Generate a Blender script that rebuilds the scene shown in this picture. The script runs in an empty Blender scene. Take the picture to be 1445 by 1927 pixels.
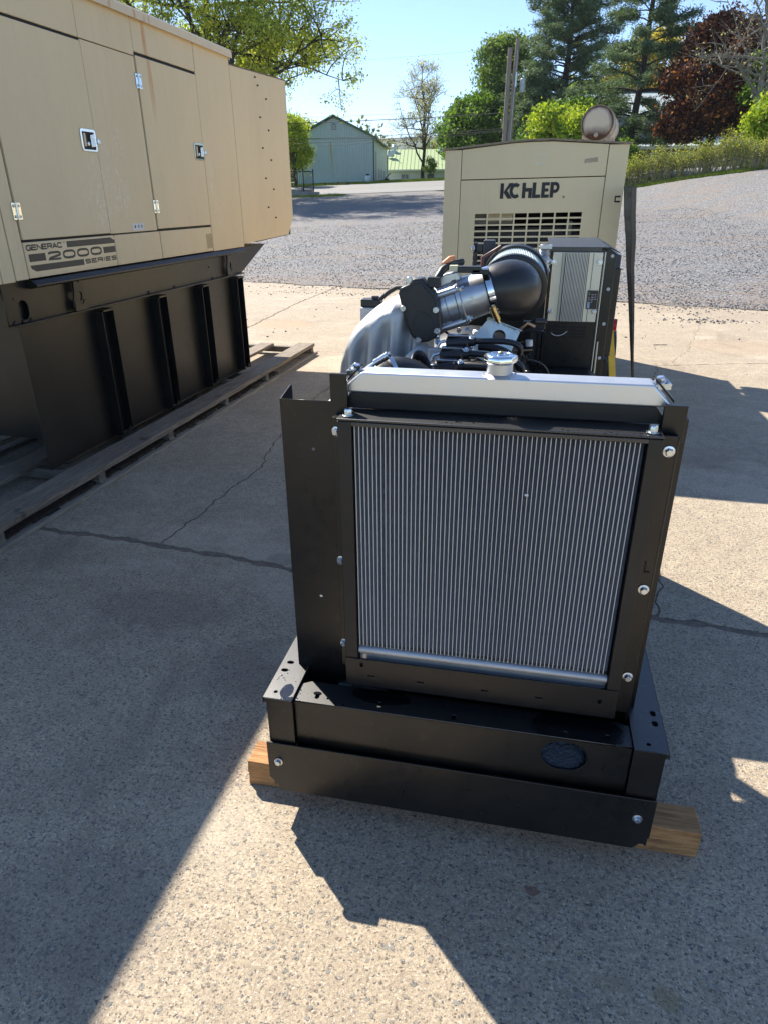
import bpy, bmesh, math, random
import numpy as np
from mathutils import Vector, Matrix
random.seed(7); np.random.seed(7)
rnd = random.random
def U(a, b): return a + (b - a) * random.random()
S = bpy.context.scene
C = S.collection

# ------------------------------------------------------------ camera, sky, sun, exposure
cam_d = bpy.data.cameras.new('camera'); cam = bpy.data.objects.new('camera', cam_d); C.objects.link(cam)
cam_d.sensor_fit = 'HORIZONTAL'; cam_d.sensor_width = 36.0; cam_d.lens = 1264.343 / 1445 * 36.0
cam_d.clip_start = 0.05; cam_d.clip_end = 5000
R3 = np.array([[0.97866, 0.08114, -0.18849], [0.20538, -0.41555, 0.88605], [-0.00607, -0.90595, -0.42366]])
_f, _p, _r, _b = 1264.34301, 0.437469432, -0.00668996041, 0.209327308
def _axes():
    c, s = math.cos(_p), math.sin(_p)
    up = np.array([0, -c, -s]); fw = np.array([0, -s, c]); rt = np.array([1.0, 0, 0])
    cr, sr = math.cos(_r), math.sin(_r)
    Z = np.array([[cr, -sr, 0], [sr, cr, 0], [0, 0, 1]])
    rt, fw, up = Z @ rt, Z @ fw, Z @ up
    Y = math.cos(_b) * fw + math.sin(_b) * rt
    X = np.cross(Y, up)
    if X @ rt < 0: X = -X
    return np.array([X, Y, up])
R3 = _axes()
mw = Matrix.Identity(4)
for i in range(3):
    mw[i][0] = R3[i][0]; mw[i][1] = -R3[i][1]; mw[i][2] = -R3[i][2]
mw.translation = (0, 0, 1.6)
cam.matrix_world = mw
S.camera = cam

SUNV = Vector((-0.70, 0.675, 1.0)).normalized()
SUN_EL = math.asin(SUNV.z); SUN_AZ = math.atan2(SUNV.x, SUNV.y)
world = bpy.data.worlds.new('World'); S.world = world; world.use_nodes = True
nt = world.node_tree; nt.nodes.clear()
sky = nt.nodes.new('ShaderNodeTexSky'); sky.sky_type = 'NISHITA'; sky.sun_disc = False
sky.sun_elevation = SUN_EL; sky.sun_rotation = SUN_AZ
sky.air_density = 0.75; sky.dust_density = 0.0; sky.ozone_density = 3.8; sky.altitude = 100
bg = nt.nodes.new('ShaderNodeBackground'); bg.inputs['Strength'].default_value = 0.1
wo = nt.nodes.new('ShaderNodeOutputWorld')
nt.links.new(sky.outputs[0], bg.inputs[0]); nt.links.new(bg.outputs[0], wo.inputs[0])
sl = bpy.data.lights.new('sun', 'SUN'); sl.energy = 4.2; sl.angle = math.radians(0.53); sl.color = (1.0, 0.93, 0.82)
so = bpy.data.objects.new('sun', sl); C.objects.link(so)
so.rotation_mode = 'QUATERNION'; so.rotation_quaternion = SUNV.to_track_quat('Z', 'Y'); so.location = (-20, 20, 30)
S.view_settings.view_transform = 'Standard'; S.view_settings.look = 'None'
S.view_settings.exposure = 1.24; S.view_settings.gamma = 1.0; S.view_settings.use_curve_mapping = False
S.render.engine = 'CYCLES'
S.cycles.max_bounces = 6; S.cycles.diffuse_bounces = 3; S.cycles.glossy_bounces = 3
S.cycles.transmission_bounces = 4; S.cycles.transparent_max_bounces = 6
S.cycles.sample_clamp_indirect = 6.0
S.cycles.caustics_reflective = False; S.cycles.caustics_refractive = False

# ------------------------------------------------------------ node / material helpers
class NB:
    def __init__(s, name):
        s.m = bpy.data.materials.new(name); s.m.use_nodes = True
        s.t = s.m.node_tree; s.b = s.t.nodes['Principled BSDF']; s.out = s.t.nodes['Material Output']
        s.tc = s.t.nodes.new('ShaderNodeTexCoord')
    def n(s, typ, **kw):
        nd = s.t.nodes.new(typ)
        for k, v in kw.items():
            if hasattr(nd, k): setattr(nd, k, v)
            else: nd.inputs[k].default_value = v
        return nd
    def l(s, a, b): s.t.links.new(a, b)
    def obj(s, scale=(1, 1, 1), loc=(0, 0, 0)):
        mp = s.n('ShaderNodeMapping'); s.l(s.tc.outputs['Object'], mp.inputs[0])
        mp.inputs['Scale'].default_value = scale; mp.inputs['Location'].default_value = loc
        return mp.outputs[0]
    def noise(s, scale, detail=4, rough=.55, vec=None, dist=0):
        nd = s.n('ShaderNodeTexNoise'); nd.inputs['Scale'].default_value = scale
        nd.inputs['Detail'].default_value = detail; nd.inputs['Roughness'].default_value = rough
        nd.inputs['Distortion'].default_value = dist
        s.l(vec if vec is not None else s.tc.outputs['Object'], nd.inputs['Vector']); return nd.outputs['Fac']
    def vor(s, scale, feature='F1', vec=None, out='Distance', rand=1.0):
        nd = s.n('ShaderNodeTexVoronoi', feature=feature); nd.inputs['Scale'].default_value = scale
        nd.inputs['Randomness'].default_value = rand
        s.l(vec if vec is not None else s.tc.outputs['Object'], nd.inputs['Vector'])
        return nd.outputs[out]
    def ramp(s, fac, pts):
        nd = s.n('ShaderNodeValToRGB'); cr = nd.color_ramp
        while len(cr.elements) < len(pts): cr.elements.new(0.5)
        for e, (p, c) in zip(cr.elements, pts):
            e.position = p; e.color = (c, c, c, 1) if isinstance(c, (int, float)) else (*c, 1)
        s.l(fac, nd.inputs[0]); return nd.outputs[0]
    def mix(s, fac, a, b, mode='MIX'):
        nd = s.n('ShaderNodeMix', data_type='RGBA', blend_type=mode)
        for sock, v in ((nd.inputs[0], fac), (nd.inputs[6], a), (nd.inputs[7], b)):
            if isinstance(v, (int, float)): sock.default_value = v
            elif isinstance(v, tuple): sock.default_value = (*v, 1)
            else: s.l(v, sock)
        return nd.outputs[2]
    def math(s, op, a, b=0.0, clamp=False):
        nd = s.n('ShaderNodeMath', operation=op); nd.use_clamp = clamp
        for sock, v in ((nd.inputs[0], a), (nd.inputs[1], b)):
            if isinstance(v, (int, float)): sock.default_value = v
            else: s.l(v, sock)
        return nd.outputs[0]
    def bump(s, h, strength=.3, dist=.002, prev=None):
        nd = s.n('ShaderNodeBump'); nd.inputs['Strength'].default_value = strength
        nd.inputs['Distance'].default_value = dist; s.l(h, nd.inputs['Height'])
        if prev is not None: s.l(prev, nd.inputs['Normal'])
        return nd.outputs[0]
    def set(s, col=None, rough=None, metal=None, normal=None, spec=None):
        for k, v in (('Base Color', col), ('Roughness', rough), ('Metallic', metal), ('Normal', normal), ('Specular IOR Level', spec)):
            if v is None: continue
            if isinstance(v, (int, float)): s.b.inputs[k].default_value = v
            elif isinstance(v, tuple): s.b.inputs[k].default_value = (*v, 1)
            else: s.l(v, s.b.inputs[k])
        return s.m

def simple(name, col, rough=.5, metal=0., var=.12, vs=6., bs=0., bd=.001, bscale=200., spec=.5, rv=.08):
    """a base colour with soft wear variation and optional fine relief"""
    k = NB(name)
    n1 = k.noise(vs, 5, .6)
    dark = tuple(c * (1 - var) for c in col); lite = tuple(min(1, c * (1 + var)) for c in col)
    colr = k.ramp(n1, [(.3, dark), (.7, lite)])
    n2 = k.noise(vs * 5, 4, .6)
    r = k.ramp(n2, [(.3, max(0.02, rough - rv)), (.7, min(1, rough + rv))])
    nm = None
    if bs > 0: nm = k.bump(k.noise(bscale, 2, .6), bs, bd)
    return k.set(colr, r, metal, nm, spec)

M = {}
# powder coat: fine orange-peel, faint dust
def powder(name, col, rough, dust=.05, dustcol=(.25, .21, .16), peel=.12):
    k = NB(name)
    n = k.noise(3.1, 6, .65); n2 = k.noise(37, 4, .6)
    f = k.math('MULTIPLY', k.ramp(n, [(.42, 0.), (.75, 1.)]), dust)
    c = k.mix(f, col, dustcol)
    r = k.ramp(n2, [(.3, rough - .05), (.7, rough + .07)])
    return k.set(c, r, 0, k.bump(k.noise(420, 2, .5), peel, .0006), .5)
M['black'] = powder('black_powder_coat', (.0052, .005, .005), .31, .05)
M['black2'] = powder('matt_black_steel', (.005, .005, .0055), .46)
M['base_black'] = powder('generator_base_black_paint', (.007, .007, .0072), .36, .05)
M['rubber'] = simple('black_rubber', (.018, .018, .019), .38, 0, .2, 9, .08, .0008, 160)
M['plastic'] = simple('black_plastic', (.016, .017, .021), .42, 0, .15, 12, .10, .0005, 500)
M['darkgrey'] = simple('dark_grey_plastic', (.035, .038, .046), .5)
M['grey_box'] = simple('dark_blue_grey_paint', (.045, .06, .085), .5)
M['zinc'] = simple('zinc_plated_steel', (.62, .66, .70), .28, 1., .1, 40)
M['chrome'] = simple('polished_steel', (.75, .78, .80), .12, 1., .06, 20)
M['blueish'] = simple('polished_solenoid_steel', (.42, .55, .68), .22, 1., .1, 20)
M['brass'] = simple('brass', (.70, .52, .25), .3, 1., .1, 30)
M['alu'] = simple('cast_aluminium', (.54, .54, .54), .55, .5, .07, 14, .45, .0012, 330, rv=.05)
M['alu2'] = simple('machined_aluminium', (.50, .51, .53), .36, .9, .05, 5, .06, .0008, 260, rv=.06)
M['bar'] = simple('dull_aluminium_bar', (.42, .44, .47), .5, .7)
M['sheetalu'] = simple('satin_aluminium_tank', (.70, .71, .73), .36, .8, .03, 3, .0, .0006, 240, rv=.04)
M['galv'] = simple('galvanised_steel', (.46, .50, .50), .36, .9, .18, 26)
M['fin'] = simple('aluminium_fin', (.44, .44, .465), .5, .2, .08, 60)
M['tube'] = simple('radiator_tube_aluminium', (.60, .585, .555), .5, .1, .05, 40)
M['coredark'] = simple('radiator_core_dark', (.10, .10, .105), .6)
M['fincream'] = simple('cream_anodised_aluminium', (.92, .84, .62), .5, .0, .04, 8, rv=.05)
M['finblade'] = simple('anodised_blade_aluminium', (.66, .64, .58), .36, .4, .06, 14, rv=.05)
M['white'] = simple('white_pleated_paper', (.60, .68, .66), .7)
M['red'] = simple('red_plastic', (.50, .02, .03), .35)
M['orange'] = simple('orange_plastic', (.75, .28, .12), .45)
M['ivory'] = simple('ivory_plastic', (.68, .62, .42), .45)
M['yellow'] = simple('yellow_webbing', (.62, .40, .03), .6, 0, .1, 30)
M['labeldark'] = simple('printed_dark_label', (.035, .028, .022), .45)
M['labelblue'] = simple('pale_blue_label', (.35, .45, .62), .5)
M['labelwhite'] = simple('off_white_sticker', (.60, .62, .64), .45)
M['decal'] = simple('charcoal_vinyl_decal', (.035, .036, .038), .5, 0, .1, 30)
M['letter'] = simple('black_vinyl_lettering', (.013, .014, .017), .5, 0, .1, 30)
M['dark'] = simple('dark_interior', (.008, .008, .009), .7)
M['stickerghost'] = simple('weathered_sticker_residue', (.42, .33, .18), .7, 0, .25, 60)
M['whiteghost'] = simple('torn_white_sticker', (.70, .71, .68), .6, 0, .1, 60)

# faded beige enclosure paint with chalky scuffs and rust runs
def beige(name, col, scuffs=(), rust=(), gain=1.0):
    k = NB(name)
    st = k.noise(1.3, 6, .7, k.obj((1, 1, .22)))
    fine = k.noise(24, 5, .65)
    streak = k.noise(9, 5, .7, k.obj((1, 1.6, .06)))
    c = k.ramp(st, [(.25, tuple(x * .91 for x in col)), (.5, col), (.78, tuple(min(1, x * 1.06) for x in col))])
    c = k.mix(k.math('MULTIPLY', k.ramp(fine, [(.4, 0.), (.75, 1.)]), .10), c, tuple(x * .8 for x in col))
    c = k.mix(k.math('MULTIPLY', k.ramp(streak, [(.55, 0.), (.8, 1.)]), .16), c, (.42, .30, .14))
    sep = k.n('ShaderNodeSeparateXYZ'); k.l(k.tc.outputs['Object'], sep.inputs[0])
    def blob(cy, cz, ry, rz):
        a = k.math('DIVIDE', k.math('SUBTRACT', sep.outputs[1], cy), ry)
        b = k.math('DIVIDE', k.math('SUBTRACT', sep.outputs[2], cz), rz)
        d = k.math('ADD', k.math('MULTIPLY', a, a), k.math('MULTIPLY', b, b))
        return k.math('SUBTRACT', 1.0, d, True)
    if scuffs:
        sn = k.noise(26, 8, .8, k.obj((1, 1.3, .7)), 1.4)
        for q in scuffs:
            f = k.math('MULTIPLY', blob(*q), k.ramp(sn, [(.53, 0.), (.62, 1.)]))
            c = k.mix(k.math('MULTIPLY', f, .9, True), c, (.80, .76, .68))
    if rust:
        rn = k.noise(40, 5, .7, k.obj((1, 1, .05)))
        for q in rust:
            f = k.math('MULTIPLY', blob(*q), k.ramp(rn, [(.35, .2), (.6, 1.)]))
            c = k.mix(k.math('MULTIPLY', f, .95, True), c, (.50, .20, .045))
    return k.set(c, k.ramp(fine, [(.3, .48), (.7, .62)]), 0, k.bump(k.noise(260, 2, .5), .10, .0006), .4)
BE = (.70, .55, .34)
M['beige'] = beige('faded_beige_paint', BE,
    scuffs=[(1.72, 1.72, .11, .26), (1.57, 1.65, .15, .22), (1.66, 1.50, .12, .12), (1.86, 1.62, .10, .24), (1.9, 1.92, .07, .14), (3.14, 1.70, .06, .22), (3.2, 1.52, .05, .14)],
    rust=[(2.37, 2.56, .03, .13), (2.385, 2.30, .03, .25)])
M['beige_roof'] = beige('beige_roof_paint', (.68, .55, .38), rust=[(1.75, 2.66, .02, .06), (1.98, 2.655, .018, .07), (2.25, 2.66, .02, .07), (2.36, 2.60, .02, .1), (0.9, 2.67, .02, .06)])
M['beige_k'] = beige('light_tan_paint', (.75, .635, .40))
M['beige_post'] = M['beige_k']

# rusty cream muffler end
k = NB('rust_streaked_cream_muffler')
sep = k.n('ShaderNodeSeparateXYZ'); k.l(k.tc.outputs['Object'], sep.inputs[0])
g = k.math('ADD', k.math('MULTIPLY', sep.outputs[2], -13.0), -.15)
sn = k.noise(16, 6, .7, k.obj((1, 1, .4)))
rad = k.n('ShaderNodeVectorMath', operation='LENGTH'); k.l(k.obj((1, 0, 1)), rad.inputs[0])
edge = k.math('MULTIPLY', k.math('SUBTRACT', rad.outputs['Value'], .104), 34.0)
f = k.math('MAXIMUM', k.math('ADD', k.math('MULTIPLY', g, 1.0), k.math('SUBTRACT', k.math('MULTIPLY', sn, 1.3), .75)), k.math('ADD', edge, k.math('SUBTRACT', k.math('MULTIPLY', sn, 1.6), .85)), True)
c = k.mix(f, (.62, .54, .42), (.085, .035, .016))
M['muffler'] = k.set(c, .65, 0, k.bump(sn, .2, .003))
M['mufflerside'] = simple('weathered_muffler_shell', (.50, .42, .34), .6, 0, .35, 14, .2, .002, 60)

# black steel of the skid, wet in places
def wetblack(name, ell, col=(.006, .006, .0065), spark=False, dist=.05):
    k = NB(name)
    sep = k.n('ShaderNodeSeparateXYZ'); k.l(k.tc.outputs['Object'], sep.inputs[0])
    wob = k.math('MULTIPLY', k.math('SUBTRACT', k.noise(30, 4, .6), .5), .9)
    tot = None
    for (cx, cy, cz, rx, ry, rz) in ell:
        d = None
        for o, cc, rr in ((0, cx, rx), (1, cy, ry), (2, cz, rz)):
            a = k.math('DIVIDE', k.math('SUBTRACT', sep.outputs[o], cc), rr); a = k.math('MULTIPLY', a, a)
            d = a if d is None else k.math('ADD', d, a)
        f = k.math('MULTIPLY', k.math('SUBTRACT', k.math('ADD', 1.0, wob), d), 8.0, True)
        tot = f if tot is None else k.math('MAXIMUM', tot, f)
    dropm = k.ramp(k.vor(90), [(.24, 1.), (.3, 0.)])
    dropn = k.ramp(k.noise(14, 3, .6), [(.56, 0.), (.6, 1.)])
    drops = k.math('MULTIPLY', dropm, dropn)
    f = k.math('MAXIMUM', tot, drops) if tot is not None else drops
    rough = k.math('SUBTRACT', .40, k.math('MULTIPLY', f, .26))
    nm = k.bump(k.noise(600 if spark else 420, 2, .6), .45 if spark else .12, .0006)
    nm2 = k.n('ShaderNodeBump'); nm2.inputs['Distance'].default_value = .004 if spark else dist; k.l(k.noise(130, 3, .6), nm2.inputs['Height']); k.l(k.math('MULTIPLY', f, .12 if spark else 1.0), nm2.inputs['Strength']); k.l(nm, nm2.inputs['Normal']); nm = nm2.outputs[0]
    return k.set(k.mix(f, (col[0], col[1], col[2]), (.004, .004, .005)), rough, 0, nm, 1.0 if spark else .6)
M['wetweb'] = wetblack('wet_black_steel', [(.172, 1.33, .342, .055, .2, .045)], (.008, .008, .0085))
M['wetflange'] = wetblack('droplet_black_steel', [(.20, 1.35, .4, .12, .06, .1), (-.3, 1.37, .4, .08, .03, .1), (-.55, 1.335, .41, .018, .03, .05), (-.535, 1.30, .41, .02, .012, .05), (-.545, 1.50, .41, .014, .012, .05), (-.47, 1.35, .4, .012, .008, .05)], spark=True)
M['tray'] = powder('sky_tinted_black_coat', (.004, .0045, .006), .34, .02)  # black coat; the sky's dark reflection is put in as a navy tint
M['wetpan'] = wetblack('wet_belly_plate', [(.15, 1.50, .25, .24, .3, .3)], dist=.002)

# wood
def wood(name, cols, axis=0, rings=9., rough=.75):
    k = NB(name)
    sc = [1, 1, 1]; sc[axis] = .07
    v = k.obj(tuple(x * rings for x in sc))
    w = k.noise(6, 6, .7, v, .7); f2 = k.noise(30, 5, .7, v)
    c = k.ramp(w, [(.28, cols[0]), (.5, cols[1]), (.72, cols[2])])
    c = k.mix(k.math('MULTIPLY', k.ramp(f2, [(.5, 0.), (.7, 1.)]), .5), c, cols[0])
    knots = k.ramp(k.noise(7, 3, .5), [(.66, 0.), (.72, 1.)])
    c = k.mix(k.math('MULTIPLY', knots, .6), c, tuple(x * .35 for x in cols[0]))
    return k.set(c, rough, 0, k.bump(f2, .6, .004))
M['dirt_shade'] = simple('shade_dark_dirt', (.035, .026, .02), .95, 0, .4, 30, 1., .01, 60)  # loose dirt, near black to hold the shade under the pallet boards
M['woodblock'] = wood('fresh_sawn_timber', [(.10, .045, .022), (.45, .215, .075), (.60, .34, .145)], 0, 13)
M['woodgrey'] = wood('weathered_grey_timber', [(.075, .058, .042), (.22, .175, .13), (.36, .295, .22)], 1, 11)
M['woodlight'] = wood('dry_pale_timber', [(.13, .11, .085), (.30, .26, .20), (.42, .37, .29)], 1, 11)
M['woodpole'] = wood('weathered_pole_timber', [(.16, .12, .10), (.26, .21, .18), (.33, .28, .24)], 2, 3)

# ------------------------------------------------------------ mesh builder
class MB:
    def __init__(s): s.v = []; s.f = []
    def add(s, vs, fs):
        o = len(s.v); s.v.extend([tuple(p) for p in vs]); s.f.extend([tuple(i + o for i in q) for q in fs]); return s
    def box(s, x0, x1, y0, y1, z0, z1):
        return s.add([(x0, y0, z0), (x1, y0, z0), (x1, y1, z0), (x0, y1, z0), (x0, y0, z1), (x1, y0, z1), (x1, y1, z1), (x0, y1, z1)],
                     [(0, 3, 2, 1), (4, 5, 6, 7), (0, 1, 5, 4), (1, 2, 6, 5), (2, 3, 7, 6), (3, 0, 4, 7)])
    def prism(s, pts, fn, d0, d1):
        """2-D outline (counter-clockwise seen from d1) swept from d0 to d1; fn(a,b,d)->xyz"""
        n = len(pts)
        return s.add([fn(a, b, d0) for a, b in pts] + [fn(a, b, d1) for a, b in pts],
                     [tuple(range(n - 1, -1, -1)), tuple(range(n, 2 * n))] + [(i, (i + 1) % n, n + (i + 1) % n, n + i) for i in range(n)])
    def tube(s, path, rad, n=8, caps=True):
        P = [Vector(p) for p in path]
        if isinstance(rad, (int, float)): rad = [rad] * len(P)
        t = (P[1] - P[0]).normalized()
        a = t.orthogonal().normalized(); vs = []; m = len(P)
        for i, p in enumerate(P):
            t2 = (P[min(i + 1, m - 1)] - P[max(i - 1, 0)])
            if t2.length > 1e-9: t = t2.normalized()
            a = (a - t * a.dot(t)); a = a.normalized() if a.length > 1e-6 else t.orthogonal().normalized()
            b = t.cross(a)
            for j in range(n):
                th = 2 * math.pi * j / n
                vs.append(p + (a * math.cos(th) + b * math.sin(th)) * rad[i])
        fs = [(i * n + j, i * n + (j + 1) % n, (i + 1) * n + (j + 1) % n, (i + 1) * n + j) for i in range(m - 1) for j in range(n)]
        if caps: fs += [tuple(range(n - 1, -1, -1)), tuple(range((m - 1) * n, m * n))]
        return s.add(vs, fs)
    def cyl(s, p0, p1, r, n=16): return s.tube([p0, p1], r, n)
    def lathe(s, o, ax, prof, n=24):
        """prof: (distance along axis, radius)"""
        o = Vector(o); ax = Vector(ax).normalized()
        return s.tube([o + ax * d for d, r in prof], [max(r, 1e-4) for d, r in prof], n) if False else s._lathe(o, ax, prof, n)
    def _lathe(s, o, ax, prof, n):
        a = ax.orthogonal().normalized(); b = ax.cross(a); vs = []
        for d, r in prof:
            for j in range(n):
                th = 2 * math.pi * j / n
                vs.append(o + ax * d + (a * math.cos(th) + b * math.sin(th)) * max(r, 1e-4))
        m = len(prof)
        fs = [(i * n + j, i * n + (j + 1) % n, (i + 1) * n + (j + 1) % n, (i + 1) * n + j) for i in range(m - 1) for j in range(n)]
        fs += [tuple(range(n - 1, -1, -1)), tuple(range((m - 1) * n, m * n))]
        return s.add(vs, fs)
    def hexbolt(s, p, ax, r=.009, h=.007):
        ax = Vector(ax).normalized(); p = Vector(p)
        s.lathe(p, ax, [(0, r * 1.45), (.0018, r * 1.45), (.002, r * 1.4)], 18)
        s.lathe(p + ax * .002, ax, [(0, r), (h * .8, r), (h, r * .82)], 6)
        return s
    def mesh(s, name):
        me = bpy.data.meshes.new(name); me.from_pydata(s.v, [], s.f); me.validate(); me.update()
        bm = bmesh.new(); bm.from_mesh(me); bmesh.ops.recalc_face_normals(bm, faces=bm.faces); bm.to_mesh(me); bm.free()
        return me

def world_of(o):
    m = o.matrix_local_hint if hasattr(o, 'matrix_local_hint') else None
    return WM[o.name]
WM = {}
def finish(me, mat, smooth):
    if mat is not None: me.materials.append(mat)
    if smooth is not None:
        me.shade_smooth()
        try: me.set_sharp_from_angle(angle=math.radians(smooth))
        except Exception: pass
def obj(name, mb, mat, parent=None, bev=0, smooth=None, label=None, loc=None, segs=2):
    me = mb if isinstance(mb, bpy.types.Mesh) else mb.mesh(name)
    finish(me, mat, smooth)
    o = bpy.data.objects.new(name, me); C.objects.link(o)
    if loc is not None: o.location = loc
    if parent is not None: o.parent = parent
    if bev:
        b = o.modifiers.new('bevel', 'BEVEL'); b.width = bev; b.segments = segs; b.limit_method = 'ANGLE'; b.angle_limit = math.radians(40)
        b.harden_normals = False
    if label: o['label'] = label
    return o
def thing(name, label, cat, loc=(0, 0, 0), rotz=0, group=None):
    o = bpy.data.objects.new(name, None); C.objects.link(o); o.location = loc; o.rotation_euler = (0, 0, rotz)
    o.empty_display_size = .2
    o['label'] = label; o['category'] = cat
    if group: o['group'] = group
    return o
def tag(o, label, cat, group=None, kind=None):
    if label: o['label'] = label
    if cat: o['category'] = cat
    if group: o['group'] = group
    if kind: o['kind'] = kind
    return o
def struct(o): o['kind'] = 'structure'; return o
def stuff(o): o['kind'] = 'stuff'; return o
def copy(o, parent, loc=None, label=None):
    c = o.copy(); C.objects.link(c); c.parent = parent
    if loc is not None: c.location = loc
    if label: c['label'] = label
    return c

def npmesh(name, verts, faces):
    """fast mesh from numpy arrays, faces (n,k)"""
    me = bpy.data.meshes.new(name); verts = np.asarray(verts, dtype=np.float32); faces = np.asarray(faces, dtype=np.int32)
    n, k = faces.shape
    me.vertices.add(len(verts)); me.vertices.foreach_set('co', verts.ravel())
    me.loops.add(n * k); me.loops.foreach_set('vertex_index', faces.ravel())
    me.polygons.add(n); me.polygons.foreach_set('loop_start', np.arange(0, n * k, k, dtype=np.int32))
    try: me.polygons.foreach_set('loop_total', np.full(n, k, dtype=np.int32))
    except Exception: pass
    me.update(calc_edges=True); return me

def plate(outline, holes, th, fn, extra=None):
    """flat plate with real holes; fn(a,b,d)->xyz, d in 0..th"""
    cu = bpy.data.curves.new('tmp', 'CURVE'); cu.dimensions = '2D'; cu.fill_mode = 'BOTH'; cu.extrude = th / 2
    for poly in [outline] + list(holes):
        sp = cu.splines.new('POLY'); sp.points.add(len(poly) - 1); sp.use_cyclic_u = True
        for p, (a, b) in zip(sp.points, poly): p.co = (a, b, 0, 1)
    t = bpy.data.objects.new('tmp', cu); C.objects.link(t)
    dg = bpy.context.evaluated_depsgraph_get()
    me = bpy.data.meshes.new_from_object(t.evaluated_get(dg))
    bpy.data.objects.remove(t); bpy.data.curves.remove(cu)
    for v in me.vertices: v.co = fn(v.co.x, v.co.y, v.co.z + th / 2)
    bm = bmesh.new(); bm.from_mesh(me); bmesh.ops.remove_doubles(bm, verts=bm.verts, dist=1e-5)
    bmesh.ops.recalc_face_normals(bm, faces=bm.faces); bm.to_mesh(me); bm.free()
    me.materials.clear()
    return me
def circ(a, b, r, n=16): return [(a + r * math.cos(2 * math.pi * i / n), b + r * math.sin(2 * math.pi * i / n)) for i in range(n)]
def slot(a, b, la, lb, n=5, r=None):
    """rounded slot, half lengths la (along a) and lb"""
    r = r or min(la, lb); pts = []
    for cx, cy, t0 in ((la - r, lb - r, 0), (-la + r, lb - r, 90), (-la + r, -lb + r, 180), (la - r, -lb + r, 270)):
        for i in range(n): 
            t = math.radians(t0 + 90 * i / (n - 1)); pts.append((a + cx + r * math.cos(t), b + cy + r * math.sin(t)))
    return pts
def rect(a0, a1, b0, b1): return [(a0, b0), (a1, b0), (a1, b1), (a0, b1)]

# ---- stroke lettering, unit cell 0..1 x 0..1
def _arc(cx, cy, rx, ry, t0, t1, n=7): return [(cx + rx * math.cos(math.radians(t0 + (t1 - t0) * i / (n - 1))), cy + ry * math.sin(math.radians(t0 + (t1 - t0) * i / (n - 1)))) for i in range(n)]
def rr(r=.3): return [(1, 1 - r)] + _arc(1 - r, 1 - r, r, r, 0, 90, 5) + _arc(r, 1 - r, r, r, 90, 180, 5) + _arc(r, r, r, r, 180, 270, 5) + _arc(1 - r, r, r, r, 270, 360, 5) + [(1, 1 - r)]
GL = {
 'G': [_arc(.72, .72, .28, .28, 20, 90, 4) + _arc(.28, .72, .28, .28, 90, 180, 5) + _arc(.28, .28, .28, .28, 180, 270, 5) + [(.72, 0), (1, .1), (1, .45), (.58, .45)]],
 'E': [[(1, 1), (0, 1), (0, 0), (1, 0)], [(0, .52), (.9, .52)]],
 'N': [[(0, 0), (0, 1), (1, 0), (1, 1)]],
 'R': [[(0, 0), (0, 1), (.78, 1), (1, .85), (1, .6), (.8, .47), (0, .47)], [(.6, .47), (1, 0)]],
 'A': [[(0, 0), (.5, 1), (1, 0)], [(.2, .32), (.8, .32)]],
 'C': [_arc(.72, .72, .28, .28, 15, 90, 4) + _arc(.28, .72, .28, .28, 90, 180, 5) + _arc(.28, .28, .28, .28, 180, 270, 5) + _arc(.72, .28, .28, .28, 270, 345, 4)],
 'S': [_arc(.75, .78, .25, .22, 10, 90, 4) + _arc(.25, .75, .25, .24, 90, 270, 8) + _arc(.75, .26, .25, .25, 90, -90, 8) + _arc(.25, .22, .25, .22, 270, 190, 4)],
 'I': [[(.5, 0), (.5, 1)]],
 '0': [rr(.34)],
 '2': [_arc(.25, .78, .25, .22, 180, 90, 4) + _arc(.75, .74, .25, .26, 90, -60, 7) + [(.1, .2), (0, 0), (1, 0)]],
}
def ribbon(mb, pts, w, fn, h):
    n = len(pts); closed = (abs(pts[0][0] - pts[-1][0]) + abs(pts[0][1] - pts[-1][1])) < 1e-6
    L = []; Rr = []
    for i in range(n):
        pa = pts[i - 1] if i > 0 else (pts[-2] if closed else None)
        pb = pts[i + 1] if i < n - 1 else (pts[1] if closed else None)
        d1 = Vector((pts[i][0] - pa[0], pts[i][1] - pa[1])) if pa else None
        d2 = Vector((pb[0] - pts[i][0], pb[1] - pts[i][1])) if pb else None
        if d1 is None or d1.length < 1e-9: d1 = d2
        if d2 is None or d2.length < 1e-9: d2 = d1
        d1 = d1.normalized(); d2 = d2.normalized()
        n1 = Vector((-d1.y, d1.x)); n2 = Vector((-d2.y, d2.x)); m = (n1 + n2)
        m = m.normalized() if m.length > 1e-3 else n1
        k = min(1.8, 1 / max(.3, m.dot(n1)))
        L.append((pts[i][0] + m.x * w / 2 * k, pts[i][1] + m.y * w / 2 * k)); Rr.append((pts[i][0] - m.x * w / 2 * k, pts[i][1] - m.y * w / 2 * k))
    vs = [fn(a, b, h) for a, b in L] + [fn(a, b, h) for a, b in Rr]
    mb.add(vs, [(i, n + i, n + i + 1, i + 1) for i in range(n - 1)])
def write(mb, text, a0, a1, b0, b1, w, fn, h=.0008, gap=.28, glyph=GL):
    ws = [.18 if c_ == 'I' else 1. for c_ in text]; k = len(text); tot = sum(ws) + (k - 1) * gap; cw0 = (a1 - a0 - w) / tot; ch = b1 - b0 - w; pos = 0.
    for i, ch_ in enumerate(text):
        ox = a0 + w / 2 + pos * cw0; cw = cw0 * ws[i]; pos += ws[i] + gap
        for st in glyph[ch_]:
            ribbon(mb, [(ox + p[0] * cw, b0 + w / 2 + p[1] * ch) for p in st], w, fn, h + random.random() * 1e-4)

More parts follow.
